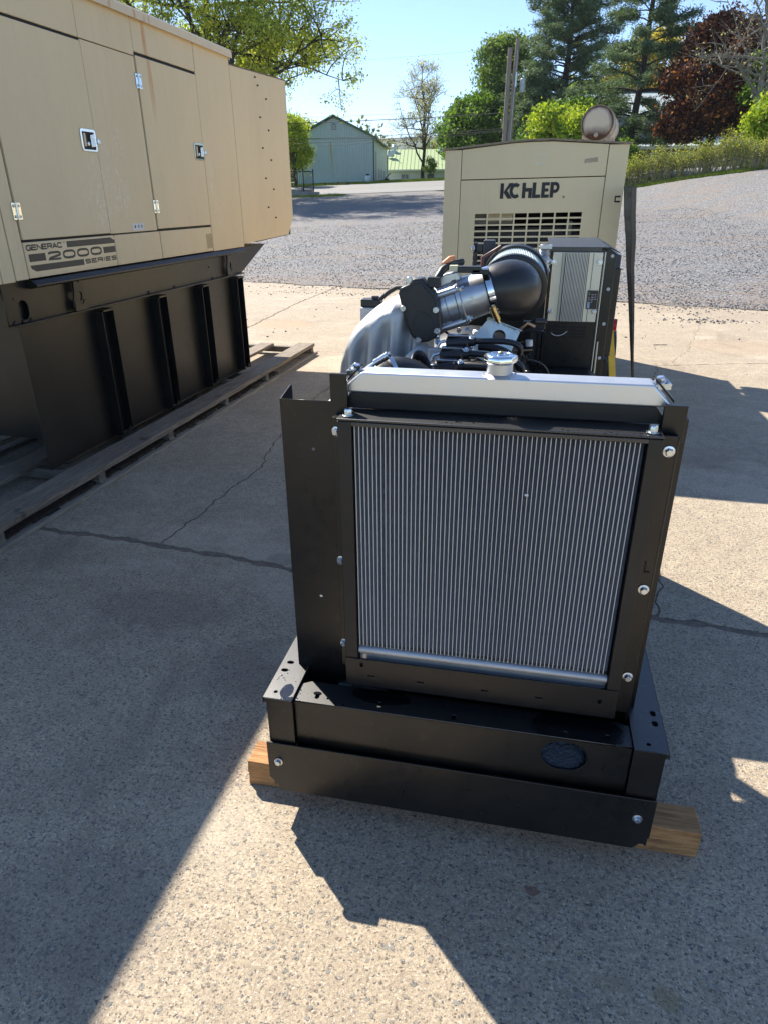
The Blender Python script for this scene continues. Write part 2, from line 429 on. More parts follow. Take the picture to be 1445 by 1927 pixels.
# ------------------------------------------------------------ terrain
FX, FY = -.2075, .9782
def DU(x, y): return x * FX + y * FY, x * FY - y * FX
def XY(D, u): return D * FX + u * FY, D * FY - u * FX
def tz(x, y):
    e = (y - (12.6 - .265 * x)) * .966
    D, u = DU(x, y)
    if e <= 0: return 0.
    z = .065 * e if e > 3 else .065 * e * e / 6 + .0325 * e
    z0 = 3.1
    if z > z0: z = z0 + (z - z0) * .06
    r = min(1, e / 15)
    w = (u - 10.8) / .8
    s = .35 * (math.log1p(math.exp(min(w, 30))) * .8)
    s = 1.75 * (1 - math.exp(-s / 1.75))
    fall = min(1, max(0, (D - 32) / 12))
    return z + r * s * (1 - .75 * fall * fall * (3 - 2 * fall)) 
def vn(x, y, s=1.0, k=0):
    return (math.sin(x * 1.7 * s + 1.3 * math.sin(y * 2.3 * s + k)) + math.sin(y * 2.9 * s + 2.1 * math.sin(x * 1.1 * s + k * 2)) * .6) / 1.6

def sheet(name, fD0, fD1, u0, u1, nD, nU, dz, mat, power=1.0, noise=0.):
    vs = []; 
    for i in range(nU + 1):
        u = u0 + (u1 - u0) * i / nU
        a, b = fD0(u), fD1(u)
        for j in range(nD + 1):
            D = a + (b - a) * (j / nD) ** power
            x, y = XY(D, u); vs.append((x, y, tz(x, y) + dz + noise * vn(x, y, 1.3)))
    fs = [(i * (nD + 1) + j, (i + 1) * (nD + 1) + j, (i + 1) * (nD + 1) + j + 1, i * (nD + 1) + j + 1) for i in range(nU) for j in range(nD)]
    me = npmesh(name, vs, fs); finish(me, mat, 180)
    o = bpy.data.objects.new(name, me); C.objects.link(o); return struct(o)

# concrete
k = NB('exposed_aggregate_concrete')
big = k.noise(.55, 5, .6); mid = k.noise(4.5, 6, .65); fine = k.noise(300, 3, .6); sand = k.noise(110, 4, .7)
warp = k.n('ShaderNodeVectorMath', operation='ADD')
nv = k.n('ShaderNodeTexNoise'); nv.inputs['Scale'].default_value = 60; k.l(k.tc.outputs['Object'], nv.inputs['Vector'])
sc = k.n('ShaderNodeVectorMath', operation='SCALE'); k.l(nv.outputs['Color'], sc.inputs[0]); sc.inputs['Scale'].default_value = .012
k.l(k.tc.outputs['Object'], warp.inputs[0]); k.l(sc.outputs[0], warp.inputs[1]); wv = warp.outputs[0]
base = k.ramp(big, [(.3, (.47, .385, .27)), (.5, (.545, .45, .315)), (.7, (.61, .505, .355))])
base = k.mix(k.math('MULTIPLY', k.ramp(mid, [(.42, 0.), (.70, 1.)]), .40), base, (.31, .24, .17))
base = k.mix(k.math('MULTIPLY', k.ramp(k.noise(2.1, 6, .7, None, .6), [(.56, 0.), (.70, 1.)]), .35), base, (.37, .245, .15))
base = k.mix(k.ramp(sand, [(.38, .75), (.60, 0.)]), base, (.20, .155, .11))
mf = k.noise(16, 8, .85, None, .5); base = k.mix(k.ramp(mf, [(.40, .55), (.56, 0.)]), base, (.25, .195, .14))
base = k.mix(k.ramp(fine, [(.52, 0.), (.68, .6)]), base, (.60, .52, .41))
def stones(scale, thr, r, base, cols, prev):
    col = k.vor(scale, 'F1', wv, 'Color'); d = k.vor(scale, 'F1', wv, 'Distance')
    sp = k.n('ShaderNodeSeparateColor'); k.l(col, sp.inputs[0])
    pick = k.ramp(sp.outputs[0], [(thr, 1.), (thr + .02, 0.)])
    body = k.ramp(k.math('SUBTRACT', d, k.math('MULTIPLY', k.math('SUBTRACT', sp.outputs[1], .5), .25)), [(r - .05, 1.), (r, 0.)])
    mk = k.math('MULTIPLY', pick, body)
    sc_ = k.ramp(sp.outputs[2], cols)
    return k.mix(mk, base, sc_), mk
c1, m1 = stones(62, .22, .36, base, [(0., (.19, .18, .165)), (.45, (.27, .25, .21)), (.7, (.22, .17, .125)), (.85, (.12, .12, .125)), (1., (.42, .38, .31))], None)
c2, m2 = stones(135, .36, .38, c1, [(0., (.12, .12, .125)), (.5, (.24, .22, .185)), (.75, (.17, .125, .09)), (1., (.52, .47, .38))], None)
sp1 = k.math('MULTIPLY', k.ramp(k.noise(70, 4, .7, k.obj((1, 1.3, 1))), [(.575, 0.), (.62, 1.)]), .9); c2 = k.mix(sp1, c2, (.085, .078, .075))
sp2 = k.math('MULTIPLY', k.ramp(k.noise(28, 6, .8), [(.58, 0.), (.64, 1.)]), .6); c2 = k.mix(sp2, c2, (.15, .115, .09))
sp3 = k.math('MULTIPLY', k.ramp(k.noise(120, 2, .6, k.obj((1, 1, 1), (3, 1, 0))), [(.63, 0.), (.68, 1.)]), .8); c2 = k.mix(sp3, c2, (.66, .60, .50))
sepc = k.n('ShaderNodeSeparateXYZ'); k.l(k.tc.outputs['Object'], sepc.inputs[0])
def spot(cx, cy, rx, ry, col, amt, c2):
    a = k.math('DIVIDE', k.math('SUBTRACT', sepc.outputs[0], cx), rx); b = k.math('DIVIDE', k.math('SUBTRACT', sepc.outputs[1], cy), ry)
    d = k.math('SUBTRACT', k.math('ADD', 1.0, k.math('MULTIPLY', k.math('SUBTRACT', k.noise(22, 6, .8), .5), 2.6)), k.math('ADD', k.math('MULTIPLY', a, a), k.math('MULTIPLY', b, b)))
    return k.mix(k.math('MULTIPLY', k.math('MULTIPLY', d, 2.0, True), amt), c2, col)
c2 = spot(.125, 1.19, .022, .016, (.20, .10, .07), .7, c2); c2 = spot(.42, .99, .035, .03, (.26, .20, .09), .5, c2); c2 = spot(.30, 1.0, .05, .02, (.27, .22, .12), .35, c2)
c2 = spot(-1.06, 2.72, .12, .06, (.10, .085, .075), .55, c2); c2 = spot(-1.45, 2.2, .35, .16, (.16, .125, .10), .35, c2); c2 = spot(-.9, 1.9, .25, .2, (.17, .14, .12), .3, c2)
c2 = spot(-1.0, .9, .3, .2, (.17, .14, .12), .3, c2); c2 = spot(1.2, 4.6, .5, .25, (.30, .21, .14), .3, c2); c2 = spot(-3.4, 9.2, .5, .4, (.42, .27, .16), .5, c2); c2 = spot(2.6, 8.6, .9, .5, (.42, .30, .20), .35, c2); c2 = spot(2.9, 6.2, .6, .4, (.30, .24, .18), .3, c2)
stain = k.math('MULTIPLY', k.ramp(k.noise(1.1, 7, .72, k.obj((1, .6, 1)), 1.2), [(.55, 0.), (.64, 1.)]), .42)
c2 = k.mix(stain, c2, (.20, .155, .12))
light_ = k.math('MULTIPLY', k.ramp(k.noise(.8, 6, .7, k.obj((.7, 1, 1), (5, 3, 0)), .8), [(.52, 0.), (.64, 1.)]), .34)
c2 = k.mix(light_, c2, (.60, .52, .40))
dots = k.ramp(k.noise(34, 5, .75), [(.66, 0.), (.71, .55)])
c2 = k.mix(dots, c2, (.16, .12, .09))
hgt = k.math('ADD', k.math('MULTIPLY', sand, .8), k.math('ADD', k.math('MULTIPLY', m1, .5), k.math('MULTIPLY', m2, .35)))
nm = k.bump(hgt, .75, .0045)
nm = k.bump(mid, .22, .012, nm)
M['concrete'] = k.set(c2, k.ramp(sand, [(.3, .72), (.7, .92)]), 0, nm, .4)
k = NB('joint_dirt'); n = k.noise(30, 6, .7)
M['dirt'] = k.set(k.ramp(n, [(.3, (.12, .092, .07)), (.7, (.27, .21, .16))]), .95, 0, k.bump(n, .8, .01))
# gravel
k = NB('crushed_grey_gravel')
v1 = k.vor(30, 'F1', None, 'Color'); d1 = k.vor(30, 'F1', None, 'Distance')
v2 = k.vor(52, 'F1', None, 'Color'); d2 = k.vor(52)
s1 = k.n('ShaderNodeSeparateColor'); k.l(v1, s1.inputs[0]); s2 = k.n('ShaderNodeSeparateColor'); k.l(v2, s2.inputs[0])
ga = k.ramp(s1.outputs[0], [(0., (.05, .051, .055)), (.3, (.16, .163, .175)), (.6, (.27, .27, .28)), (.85, (.40, .395, .39)), (1., (.62, .61, .58))])
gb = k.ramp(s2.outputs[1], [(0., (.07, .07, .078)), (.5, (.23, .232, .24)), (1., (.46, .455, .45))])
g = k.mix(k.ramp(k.noise(9, 3, .6), [(.4, 0.), (.6, 1.)]), ga, gb)
g = k.mix(k.math('MULTIPLY', k.ramp(d1, [(.25, 0.), (.6, 1.)]), .5), g, (.05, .048, .045))
gp = k.noise(.35, 5, .65, k.obj((1, 1.6, 1))); gp2 = k.noise(1.4, 5, .7, k.obj((.45, 1, 1)))
sepg = k.n('ShaderNodeSeparateXYZ'); k.l(k.tc.outputs['Object'], sepg.inputs[0])
eg = k.math('ADD', k.math('SUBTRACT', sepg.outputs[1], 12.6), k.math('MULTIPLY', sepg.outputs[0], .265))
dirtf = k.math('MULTIPLY', k.ramp(gp2, [(.47, 0.), (.62, 1.)]), .75)
dirtf = k.math('ADD', dirtf, k.math('MULTIPLY', k.math('SUBTRACT', 1.0, k.math('DIVIDE', eg, 2.0), True), .65), True)
dirtf = k.math('ADD', dirtf, k.math('MULTIPLY', k.ramp(gp, [(.55, 0.), (.75, 1.)]), .25), True)
g = k.mix(k.math('MULTIPLY', dirtf, k.ramp(s1.outputs[2], [(.2, 1.), (.9, .35)])), g, (.24, .185, .14))
nm = k.bump(k.math('SUBTRACT', 1.0, d1), .9, .02); nm = k.bump(k.math('SUBTRACT', 1.0, d2), .5, .008, nm)
nm = k.bump(gp2, .5, .06, nm)
M['gravel'] = k.set(g, .85, 0, nm, .4)
M['stone'] = None
k = NB('crushed_stone'); isl = k.n('ShaderNodeNewGeometry').outputs['Random Per Island']
M['stone'] = k.set(k.ramp(isl, [(0., (.045, .046, .05)), (.3, (.12, .122, .13)), (.6, (.20, .20, .205)), (.85, (.30, .295, .29)), (1., (.50, .49, .46))]), .85, 0, k.bump(k.noise(90, 3, .6), .5, .004))
# asphalt road
k = NB('sun_bleached_asphalt'); n = k.noise(.4, 4, .6, k.obj((.2, 1, 1))); f = k.noise(60, 3, .7)
M['asphalt'] = k.set(k.mix(.3, k.ramp(n, [(.3, (.19, .185, .18)), (.7, (.26, .25, .24))]), k.ramp(f, [(.3, (.12, .12, .12)), (.7, (.34, .33, .32))])), .85, 0, k.bump(f, .4, .006))
M['paintline'] = simple('worn_yellow_road_paint', (.48, .40, .20), .7, 0, .2, 4)
k = NB('spring_grass'); n = k.noise(.8, 5, .6); f = k.noise(30, 4, .75, k.obj((1, 1, 1)))
gc = k.mix(k.ramp(f, [(.35, .8), (.65, 0.)]), k.ramp(n, [(.3, (.16, .24, .022)), (.7, (.25, .31, .035))]), (.05, .10, .015))
M['grass'] = k.set(gc, .9, 0, k.bump(f, 1.0, .08), .2)
k = NB('grass_blades'); isl = k.n('ShaderNodeNewGeometry').outputs['Random Per Island']
M['blade'] = k.set(k.ramp(isl, [(0., (.10, .17, .015)), (.6, (.22, .30, .03)), (1., (.34, .33, .07))]), .8, 0, None, .2)

# ground sheet reaching the horizon
def Dg(u): return 46.5 if u < 3 else 46.5 - (u - 3) * 1.25 if u < 15 else 31.5 - .3 * (u - 15)
vs = []; nU_, nD_ = 270, 150
for i in range(nU_ + 1):
    u = -120 + 270 * i / nU_
    for j in range(nD_ + 1):
        D = -25 + 195 * j / nD_; x, y = XY(D, u); dz_ = -.03
        if -30 < u < 26 and D < Dg(u) - 1.2: dz_ = -.35
        elif 45 < D < 60 : dz_ = -.12
        vs.append((x, y, tz(x, y) + dz_))
fs = [(i * (nD_ + 1) + j, (i + 1) * (nD_ + 1) + j, (i + 1) * (nD_ + 1) + j + 1, i * (nD_ + 1) + j + 1) for i in range(nU_) for j in range(nD_)]
me = npmesh('ground', vs, fs); finish(me, M['grass'], 180); o = bpy.data.objects.new('ground', me); C.objects.link(o); struct(o)
# far land: a ring of low rolling ground beyond
bm = MB()
ring = []
for i, D in enumerate((165, 260, 420, 700, 1050, 1300, 1600, 2200)):
    h = [3.2, 8, 16, 30, 55, 100, 140, 60][i]
    for j in range(61):
        u = (-1 + 2 * j / 60) * D * 1.25
        x, y = XY(D, u)
        hh = h * (1 + .12 * math.sin(j * .9 + i) + .09 * math.sin(j * .37 + 2 * i)) * (.82 if i > 3 else 1)
        if D == 1600: hh = 122 + 9 * math.sin(j * .55) + 5 * math.sin(j * 1.4 + 1)
        ring.append((x, y, hh if i else tz(x, y) - .06))
fs = [(i * 61 + j, i * 61 + j + 1, (i + 1) * 61 + j + 1, (i + 1) * 61 + j) for i in range(7) for j in range(60)]
k = NB('wooded_hillside'); n = k.noise(.02, 6, .7); n2 = k.noise(.09, 5, .7)
M['hillwood'] = k.set(k.mix(k.ramp(n2, [(.4, 0.), (.6, 1.)]), k.ramp(n, [(.35, (.045, .075, .03)), (.65, (.09, .12, .04))]), (.03, .05, .022)), .95, 0, k.bump(n2, 1., 4.))
me = npmesh('hills', ring, fs); finish(me, M['hillwood'], 180)
o = bpy.data.objects.new('hills', me); C.objects.link(o); struct(o)

# dirt bed below the slabs
o = obj('slab_bed', MB().add([(-14, -6, -.004), (14, -6, -.004), (14, 8.7, -.004), (-14, 16.1, -.004)], [(0, 1, 2, 3)]), M['dirt']); struct(o)

# ---- concrete slabs split along the real joints and cracks
def poly_fn(pts, jit=.006, seed=0):
    xs = [p[0] for p in pts]; ys = [p[1] for p in pts]
    def f(x, g_=0.):
        y = float(np.interp(x, xs, ys))
        return y + jit * (math.sin(x * 9 + seed) + math.sin(x * 23 + seed + g_) + .8 * math.sin(x * 61 + seed * 2 + g_ * 2) + .7 * math.sin(x * 137 + seed * 3 + g_ * 5))
    return f
J1 = poly_fn([(-14, 3.3), (-2.44, 2.79), (-1.757, 2.739), (-1.014, 2.637), (.6, 2.535), (1.041, 2.502), (14, 1.9)], .0065, 1)
J2 = poly_fn([(-14, 7.35), (-2.5, 7.49), (1.33, 7.42), (2.5, 7.75), (14, 8.2)], .004, 2)
J0 = poly_fn([(-14, -5), (14, -5)], 0, 0)
J3 = poly_fn([(-14, 16.31), (14, 8.89)], .01, 4)
def vfn(pts, jit, seed): 
    g = poly_fn([(p[1], p[0]) for p in pts], jit, seed); return g
VL = vfn([(-14, -9), (-14, 30)], 0, 0); VR = vfn([(14, -9), (14, 30)], 0, 0)
VB = vfn([(-1.752, 2.74), (-1.691, 3.45), (-1.648, 3.86), (-1.752, 4.5), (-1.8, 5.5), (-1.72, 7.5)], .007, 5)
VC = vfn([(.635, 2.53), (.70, 3.0), (.9, 4.5), (1.122, 6.17), (1.334, 7.41)], .008, 6)
VE = vfn([(-3.70, 7.5), (-3.761, 8.89), (-3.852, 11.23), (-3.80, 13.1), (-3.8, 14)], .008, 7)
VG = vfn([(1.40, 7.4), (1.745, 8.1), (2.35, 10.3), (2.06, 11.6), (2.0, 12.2)], .01, 8)
VX = vfn([(-7, 2), (-7, 8)], .006, 9); VY = vfn([(5.5, 1.5), (5.6, 12)], .006, 10); V0 = vfn([(3.6, -6), (3.7, 3)], .006, 11)
def slab(hb, ht, vl, vr, gb, gt, gl, gr, step):
    # corner x,y by a few fixed-point iterations
    def corner(h, v, gy, gx):
        y = h(0); 
        for _ in range(12): x = v(y) + gx; y = h(x) + gy
        return x, y
    bl = corner(hb, vl, gb, gl); br = corner(hb, vr, gb, -gr); tr = corner(ht, vr, -gt, -gr); tl = corner(ht, vl, -gt, gl)
    P = []
    def hx(h, a, b, g):
        n = max(2, int(abs(b[0] - a[0]) / step))
        for i in range(n): x = a[0] + (b[0] - a[0]) * i / n; P.append((x, h(x, 1.2 if g > 0 else 0.) + g))
    def vy(v, a, b, g):
        n = max(2, int(abs(b[1] - a[1]) / step))
        for i in range(n): y = a[1] + (b[1] - a[1]) * i / n; P.append((v(y) + g, y))
    hx(hb, bl, br, gb); vy(vr, br, tr, -gr); hx(ht, tr, tl, -gt); vy(vl, tl, bl, gl)
    return P
ground_slabs = thing('concrete_pad', '', '')
del ground_slabs['label']; del ground_slabs['category']; struct(ground_slabs)
A_, B_, C_, D_, E_, G_ = .021, .0055, .0045, .004, .012, .003
defs = [(J0, J1, VL, V0, 0, A_, 0, .004), (J0, J1, V0, VR, 0, A_, .004, 0),
        (J1, J2, VL, VX, A_, D_, 0, .006), (J1, J2, VX, VB, A_, D_, .006, B_), (J1, J2, VB, VC, A_, D_, B_, C_), (J1, J2, VC, VY, A_, D_, C_, .005), (J1, J2, VY, VR, A_, D_, .005, 0),
        (J2, J3, VL, VE, D_, 0, 0, E_), (J2, J3, VE, VG, D_, 0, E_, G_), (J2, J3, VG, VY, D_, 0, G_, .005), (J2, J3, VY, VR, D_, 0, .005, 0)]
for i, d in enumerate(defs):
    P = slab(*d, .035)
    dz = (0, .0006, -.0004, .0005, 0, -.0005)[i % 6]
    me = MB().prism(P, lambda a, b, t: (a, b, t), -.035, 0.0 + dz).mesh('slab')
    obj('slab', me, M['concrete'], ground_slabs)

# gravel sheet
def edgeD(u):
    lo, hi = -10, 60
    for _ in range(40):
        m = (lo + hi) / 2; x, y = XY(m, u)
        if (y - (12.6 - .265 * x)) < -.05 + .05 * math.sin(u * 5) + .04 * math.sin(u * 13 + 1) + .03 * math.sin(u * 31): lo = m
        else: hi = m
    return lo
def Dg(u): return 46.5 if u < 3 else 46.5 - (u - 3) * 1.25 if u < 15 else 31.5 - .3 * (u - 15)
sheet('gravel_yard', edgeD, lambda u: Dg(u) + .25 * math.sin(u * 3) + .15 * math.sin(u * 9), -30, 26, 110, 330, .008, M['gravel'], 1.4, .006)
sheet('road', lambda u: 46.2, lambda u: 59.3 + .12 * u, -110, 75, 14, 60, .03, M['asphalt'])
sheet('road_centre_line', lambda u: 52.6, lambda u: 52.75, -110, 75, 2, 60, .04, M['paintline'])
sheet('road_edge_line', lambda u: 47.0, lambda u: 47.12, -110, 75, 2, 60, .04, simple('worn_white_road_paint', (.45, .45, .43), .7))

# loose crushed stone
def octas(P, r, rng):
    n = len(P); base = np.array([[1, 0, 0], [0, 1, 0], [-1, 0, 0], [0, -1, 0], [0, 0, 1], [0, 0, -1]], float)
    V = base[None] * rng.uniform(.55, 1.25, (n, 6, 1)) + rng.uniform(-.18, .18, (n, 6, 3))
    a = rng.uniform(0, 6.28, n); ca, sa = np.cos(a), np.sin(a)
    X = V[:, :, 0] * ca[:, None] - V[:, :, 1] * sa[:, None]; Y = V[:, :, 0] * sa[:, None] + V[:, :, 1] * ca[:, None]
    V = np.stack([X * 1.15, Y * .9, V[:, :, 2] * .62], -1) * np.asarray(r)[:, None, None] + P[:, None, :]
    F = np.array([[0, 1, 4], [1, 2, 4], [2, 3, 4], [3, 0, 4], [1, 0, 5], [2, 1, 5], [3, 2, 5], [0, 3, 5]])
    F = (F[None] + (np.arange(n) * 6)[:, None, None]).reshape(-1, 3)
    return V.reshape(-1, 3), F
rng = np.random.default_rng(3)
pts = []; rad = []
while len(pts) < 26000:
    u = rng.uniform(-9, 11); D0 = edgeD(u) if len(pts) % 7 == 0 else None
    q = rng.random() ** 1.7
    D = 10.6 + q * 16
    x, y = XY(D, u); e = (y - (12.6 - .265 * x)) * .966
    if e < -.1 or abs(u) > .62 * D + 1: continue
    pts.append((x, y, tz(x, y) + .012)); rad.append(rng.uniform(.008, .021))
V, F = octas(np.array(pts), rad, rng); me = npmesh('loose_gravel', V, F); finish(me, M['stone'], None)
o = bpy.data.objects.new('loose_gravel', me); C.objects.link(o); stuff(o)
tag(o, 'loose grey crushed stone lying over the gravel yard', 'gravel')
pts = []; rad = []
for (cx, cy, sx, sy, n) in [(2.55, 10.4, .30, .12, 90), (2.3, 10.55, .25, .10, 45), (2.2, 10.9, .4, .2, 35), (2.6, 11.4, 1.3, .25, 90), (0, 12.5, 4, .16, 420), (-3.2, 13.35, 2, .14, 260), (3, 11.7, 1.2, .14, 260), (0, 12.2, 4, .4, 140), (-3, 12.9, 1.6, .4, 60), (1.5, 9.5, 2.0, 1.5, 60), (-3, 10, 1.5, 2, 40), (-2.75, 5.0, .05, .9, 1), (.5, 8.6, 3, .8, 30)]:
    for _ in range(n):
        x = cx + rng.normal() * sx; y = cy + rng.normal() * sy
        if y > 12.6 - .265 * x + .1: continue
        r = rng.uniform(.004, .02) if n > 1 else .01
        pts.append((x, y, r * .4)); rad.append(r)
V, F = octas(np.array(pts), rad, rng); me = npmesh('scattered_stones', V, F); finish(me, M['stone'], None)
o = bpy.data.objects.new('scattered_stones', me); C.objects.link(o); stuff(o)
tag(o, 'dark stones scattered on the concrete near the gravel edge', 'stones')

# ============================================================ ENGINE GENERATOR (radiator towards the camera)
gs = thing('engine_generator', 'black skid mounted engine generator with silver radiator facing front, on timber blocks', 'generator', (-.10, 1.303, 0))
GO = Vector((-.10, 1.303, 0))
def gobj(name, mb, mat, parent=None, **kw):
    """mesh given in world coordinates, stored relative to the generator's base"""
    me = mb if isinstance(mb, bpy.types.Mesh) else mb.mesh(name)
    for v in me.vertices: v.co = v.co - GO
    return obj(name, me, mat, parent or gs, **kw)
# wet masks are written in world coordinates: shift the material mapping once
for mm in ('wetweb', 'wetflange', 'wetpan'):
    t = M[mm].node_tree; tc = [n for n in t.nodes if n.type == 'TEX_COORD'][0]
    mp = t.nodes.new('ShaderNodeMapping'); mp.inputs['Location'].default_value = tuple(GO)
    links = [l for l in t.links if l.from_node == tc]
    for l in links:
        to = l.to_socket; t.links.remove(l); t.links.new(mp.outputs[0], to)
    t.links.new(tc.outputs['Object'], mp.inputs[0])

FRZ = lambda z: (lambda a, b, d: (a, b, z + d))
FRY = lambda y: (lambda a, b, d: (a, y + d, b))
YB = 3.34
# side rails
rail = MB()
for (x0, x1, xo) in ((-.600, -.526, -.600), (.328, .402, .402)):
    w = .006
    r = MB()
    if x0 < 0: r.box(x0, x0 + w, 1.306, YB, .09, .404)
    else: r.box(x1 - w, x1, 1.306, YB, .09, .404)
    r.box(x0 + (w if x0 < 0 else 0), x1 - (0 if x0 < 0 else w), 1.31, YB, .09, .096)
    r.box(x0 + (w if x0 < 0 else 0), x1 - (0 if x0 < 0 else w), 1.303, 1.309, .098, .404)
    gobj('side_rail', r, M['black'], bev=.0015)
    holes = [slot(-.585, 1.416, .010, .007), slot(-.580, 1.452, .010, .007), circ(-.578, 1.325, .006, 10), slot(-.585, 2.3, .010, .007), slot(-.58, 2.8, .01, .007)] if x0 < 0 else \
            [slot(.387, 1.435, .007, .011), slot(.387, 1.398, .007, .011), circ(.362, 1.322, .006, 10), slot(.387, 2.3, .007, .01)]
    ov = .004
    me = plate(rect(x0 - (ov if x0 < 0 else 0), x1 + (ov if x0 > 0 else 0), 1.299, YB), holes, .007, FRZ(.405))
    fl = gobj('rail_flange', me, M['wetflange'])
    lip = MB().box(x0 - .006, x0 - .0045, 1.299, YB, .392, .411) if x0 < 0 else MB().box(x1 + .0045, x1 + .006, 1.299, YB, .392, .411)
    lip.box(x0, x1, 1.2965, 1.2985, .396, .411)
    gobj('flange_lip', lip, M['black'], bev=.0008)
# cross channel behind the cover
ho = [slot(-.468, 1.340, .006, .011), slot(-.30, 1.340, .006, .011), slot(-.106, 1.332, .006, .010), circ(.17, 1.332, .006, 10), slot(.27, 1.335, .006, .010), circ(-.438, 1.336, .004, 8)]
gobj('cross_member_flange', plate([(-.524, 1.313), (.326, 1.313), (.326, 1.385), (.30, 1.395), (-.50, 1.395), (-.524, 1.38)], ho, .005, FRZ(.398)), M['wetflange'])
gobj('cross_member', plate(rect(-.524, .326, .10, .3965), [slot(.172, .342, .056, .044, 8)], .005, lambda a, b, d: (a, 1.316 + d, b)), M['black'])
gobj('sky_reflector_plate', MB().prism([(1.3255, .287), (1.392, .362), (1.390, .365), (1.3245, .290)], lambda a, b, d: (d, a, b), .10, .25), M['wetpan'])  # wet plate added and tilted to mirror the sky through the oval opening
gobj('cross_member_foot', MB().box(-.524, .326, 1.322, 1.38, .10, .106), M['black'])
# front cover plate with clipped lower corners
ch = .045
gobj('front_cover_plate', MB().prism([(-.606, .26), (-.606, .09 + ch), (-.606 + ch * .8, .089), (.402 - ch * .8, .089), (.402, .09 + ch), (.402, .26)], lambda a, b, d: (a, 1.294 + d, b), 0, .006), M['black'], bev=.0012)
for x in (-.575, .364): gobj('bolt', MB().hexbolt((x, 1.2935, .196), (0, -1, 0), .0085, .008), M['zinc'], smooth=30)
# belly plate, rear cross member, oil pan
gobj('belly_plate', MB().box(-.52, .32, 1.345, 1.95, .205, .210), M['wetpan'])
gobj('rear_cross_member', MB().box(-.59, .39, 3.30, YB - .002, .1, .40), M['black'])
m = MB().box(-.10, .31, 1.60, 1.66, .16, .33).box(-.52, -.12, 1.74, 1.80, .16, .36)
m.prism([(-.28, .40), (-.21, .40), (-.10, .29), (-.12, .22), (-.19, .24), (-.2, .33)], FRY(1.56), 0, .01)
gobj('inner_bracket', m, M['black'])
gobj('drain_bracket', MB().box(-.44, -.30, 1.44, 1.50, .36, .365).box(-.40, -.38, 1.44, 1.46, .365, .385), M['galv'])
gobj('hose', MB().tube([(-.36, 1.62, .30), (-.30, 1.56, .37), (-.24, 1.53, .40), (-.17, 1.55, .36), (-.10, 1.62, .28)], .014, 10), M['rubber'], smooth=60)

# baffle / shroud plate with returned edges
Yp = 1.45
holes = [circ(-.479, 1.057, .0045, 10), circ(-.479, .645, .0045, 10), rect(-.383, .272, .50, 1.13)]
gobj('baffle_plate', plate([(-.555, .30), (.343, .30), (.343, 1.177), (.286, 1.177), (.286, 1.15), (-.42, 1.15), (-.42, 1.177), (-.555, 1.177)], holes, .003, lambda a, b, d: (a, Yp + d, b)), M['black'])
gobj('baffle_return', MB().prism([(Yp + .003, .30), (1.535, .30), (1.535, 1.185), (1.528, 1.192), (Yp + .003, 1.177)], lambda a, b, d: (-.555 + d, a, b), 0, .0025), M['black'])
gobj('baffle_return', MB().prism([(Yp + .003, .30), (1.535, .30), (1.535, 1.185), (Yp + .003, 1.177)], lambda a, b, d: (.3405 + d, a, b), 0, .0025), M['black'])
# upright angles beside the radiator
a = MB().box(-.428, -.388, 1.437, 1.447, 1.12, 1.245)
gobj('upright_angle', a, M['black'], bev=.001)
a = MB().box(.288, .334, 1.434, 1.446, 1.13, 1.21)
gobj('upright_angle', a, M['black'], bev=.001)
gobj('upright_angle', MB().box(-.414, -.398, 1.402, 1.448, .47, 1.155), M['black'], bev=.001)
r = MB().box(.289, .318, 1.403, 1.407, .43, 1.155).box(.318, .322, 1.403, 1.448, .40, 1.15)
gobj('upright_angle', r, M['black'], bev=.001)
gobj('slot_hook', MB().box(.298, .301, 1.4005, 1.402, .835, .86).box(.298, .310, 1.4005, 1.402, .832, .836), M['dark'])
for z in (1.122, .789, .542):
    gobj('bolt', MB().hexbolt((-.405, 1.401, z), (-.25, -1, 0), .0082, .009), M['zinc'], smooth=30)
    gobj('bolt', MB().hexbolt((.304, 1.402, z), (0, -1, 0), .0085, .010), M['zinc'], smooth=30)

# radiator
rd_l = MB().box(-.398, -.366, 1.380, 1.455, .445, 1.153); rd = MB().box(.258, .287, 1.380, 1.455, .445, 1.153)

gobj("radiator_frame", rd_l, M["black2"], bev=.0015); gobj("radiator_frame", rd, M["black2"], bev=.0015)
gobj('radiator_top_ledge', MB().box(-.398, .287, 1.378, 1.462, 1.155, 1.160).box(-.366, .258, 1.379, 1.384, 1.143, 1.153), M['wetflange'], bev=.0015)
cr = gobj('radiator_core', MB().box(-.364, .256, 1.425, 1.452, .546, 1.142), M['coredark'])
# louvred fins (shared) and flat tubes (shared)
NT = 62; pitch = .616 / NT; x0 = -.362
fin = MB(); zz = .556; n = 240; dz = (1.138 - zz) / n
vs = []
for i in range(n + 1):
    xx = (pitch - .0026) if i % 2 else 0.0
    vs += [(xx, 0, zz + i * dz), (xx, .03, zz + i * dz + .0008)]
fin.add(vs, [(2 * i, 2 * i + 1, 2 * i + 3, 2 * i + 2) for i in range(n)])
finme = fin.mesh('fin'); finme.materials.append(M['fin'])
tub = MB().box(0, .0016, 0, .032, .548, 1.142).mesh('tube'); tub.materials.append(M['tube'])
for i in range(NT):
    o = bpy.data.objects.new('tube', tub); C.objects.link(o); o.parent = cr; o.location = Vector((x0 + i * pitch + U(-.0003, .0003), 1.3905 + U(-.0008, .0008), 0)) - GO
    o = bpy.data.objects.new('fin', finme); C.objects.link(o); o.parent = cr; o.location = Vector((x0 + i * pitch + .0022, 1.3925 + U(-.0006, .0006), 0)) - GO
gobj('paint_fleck', MB().box(.021, .029, 1.386, 1.389, 1.004, 1.009), M['labelwhite'])
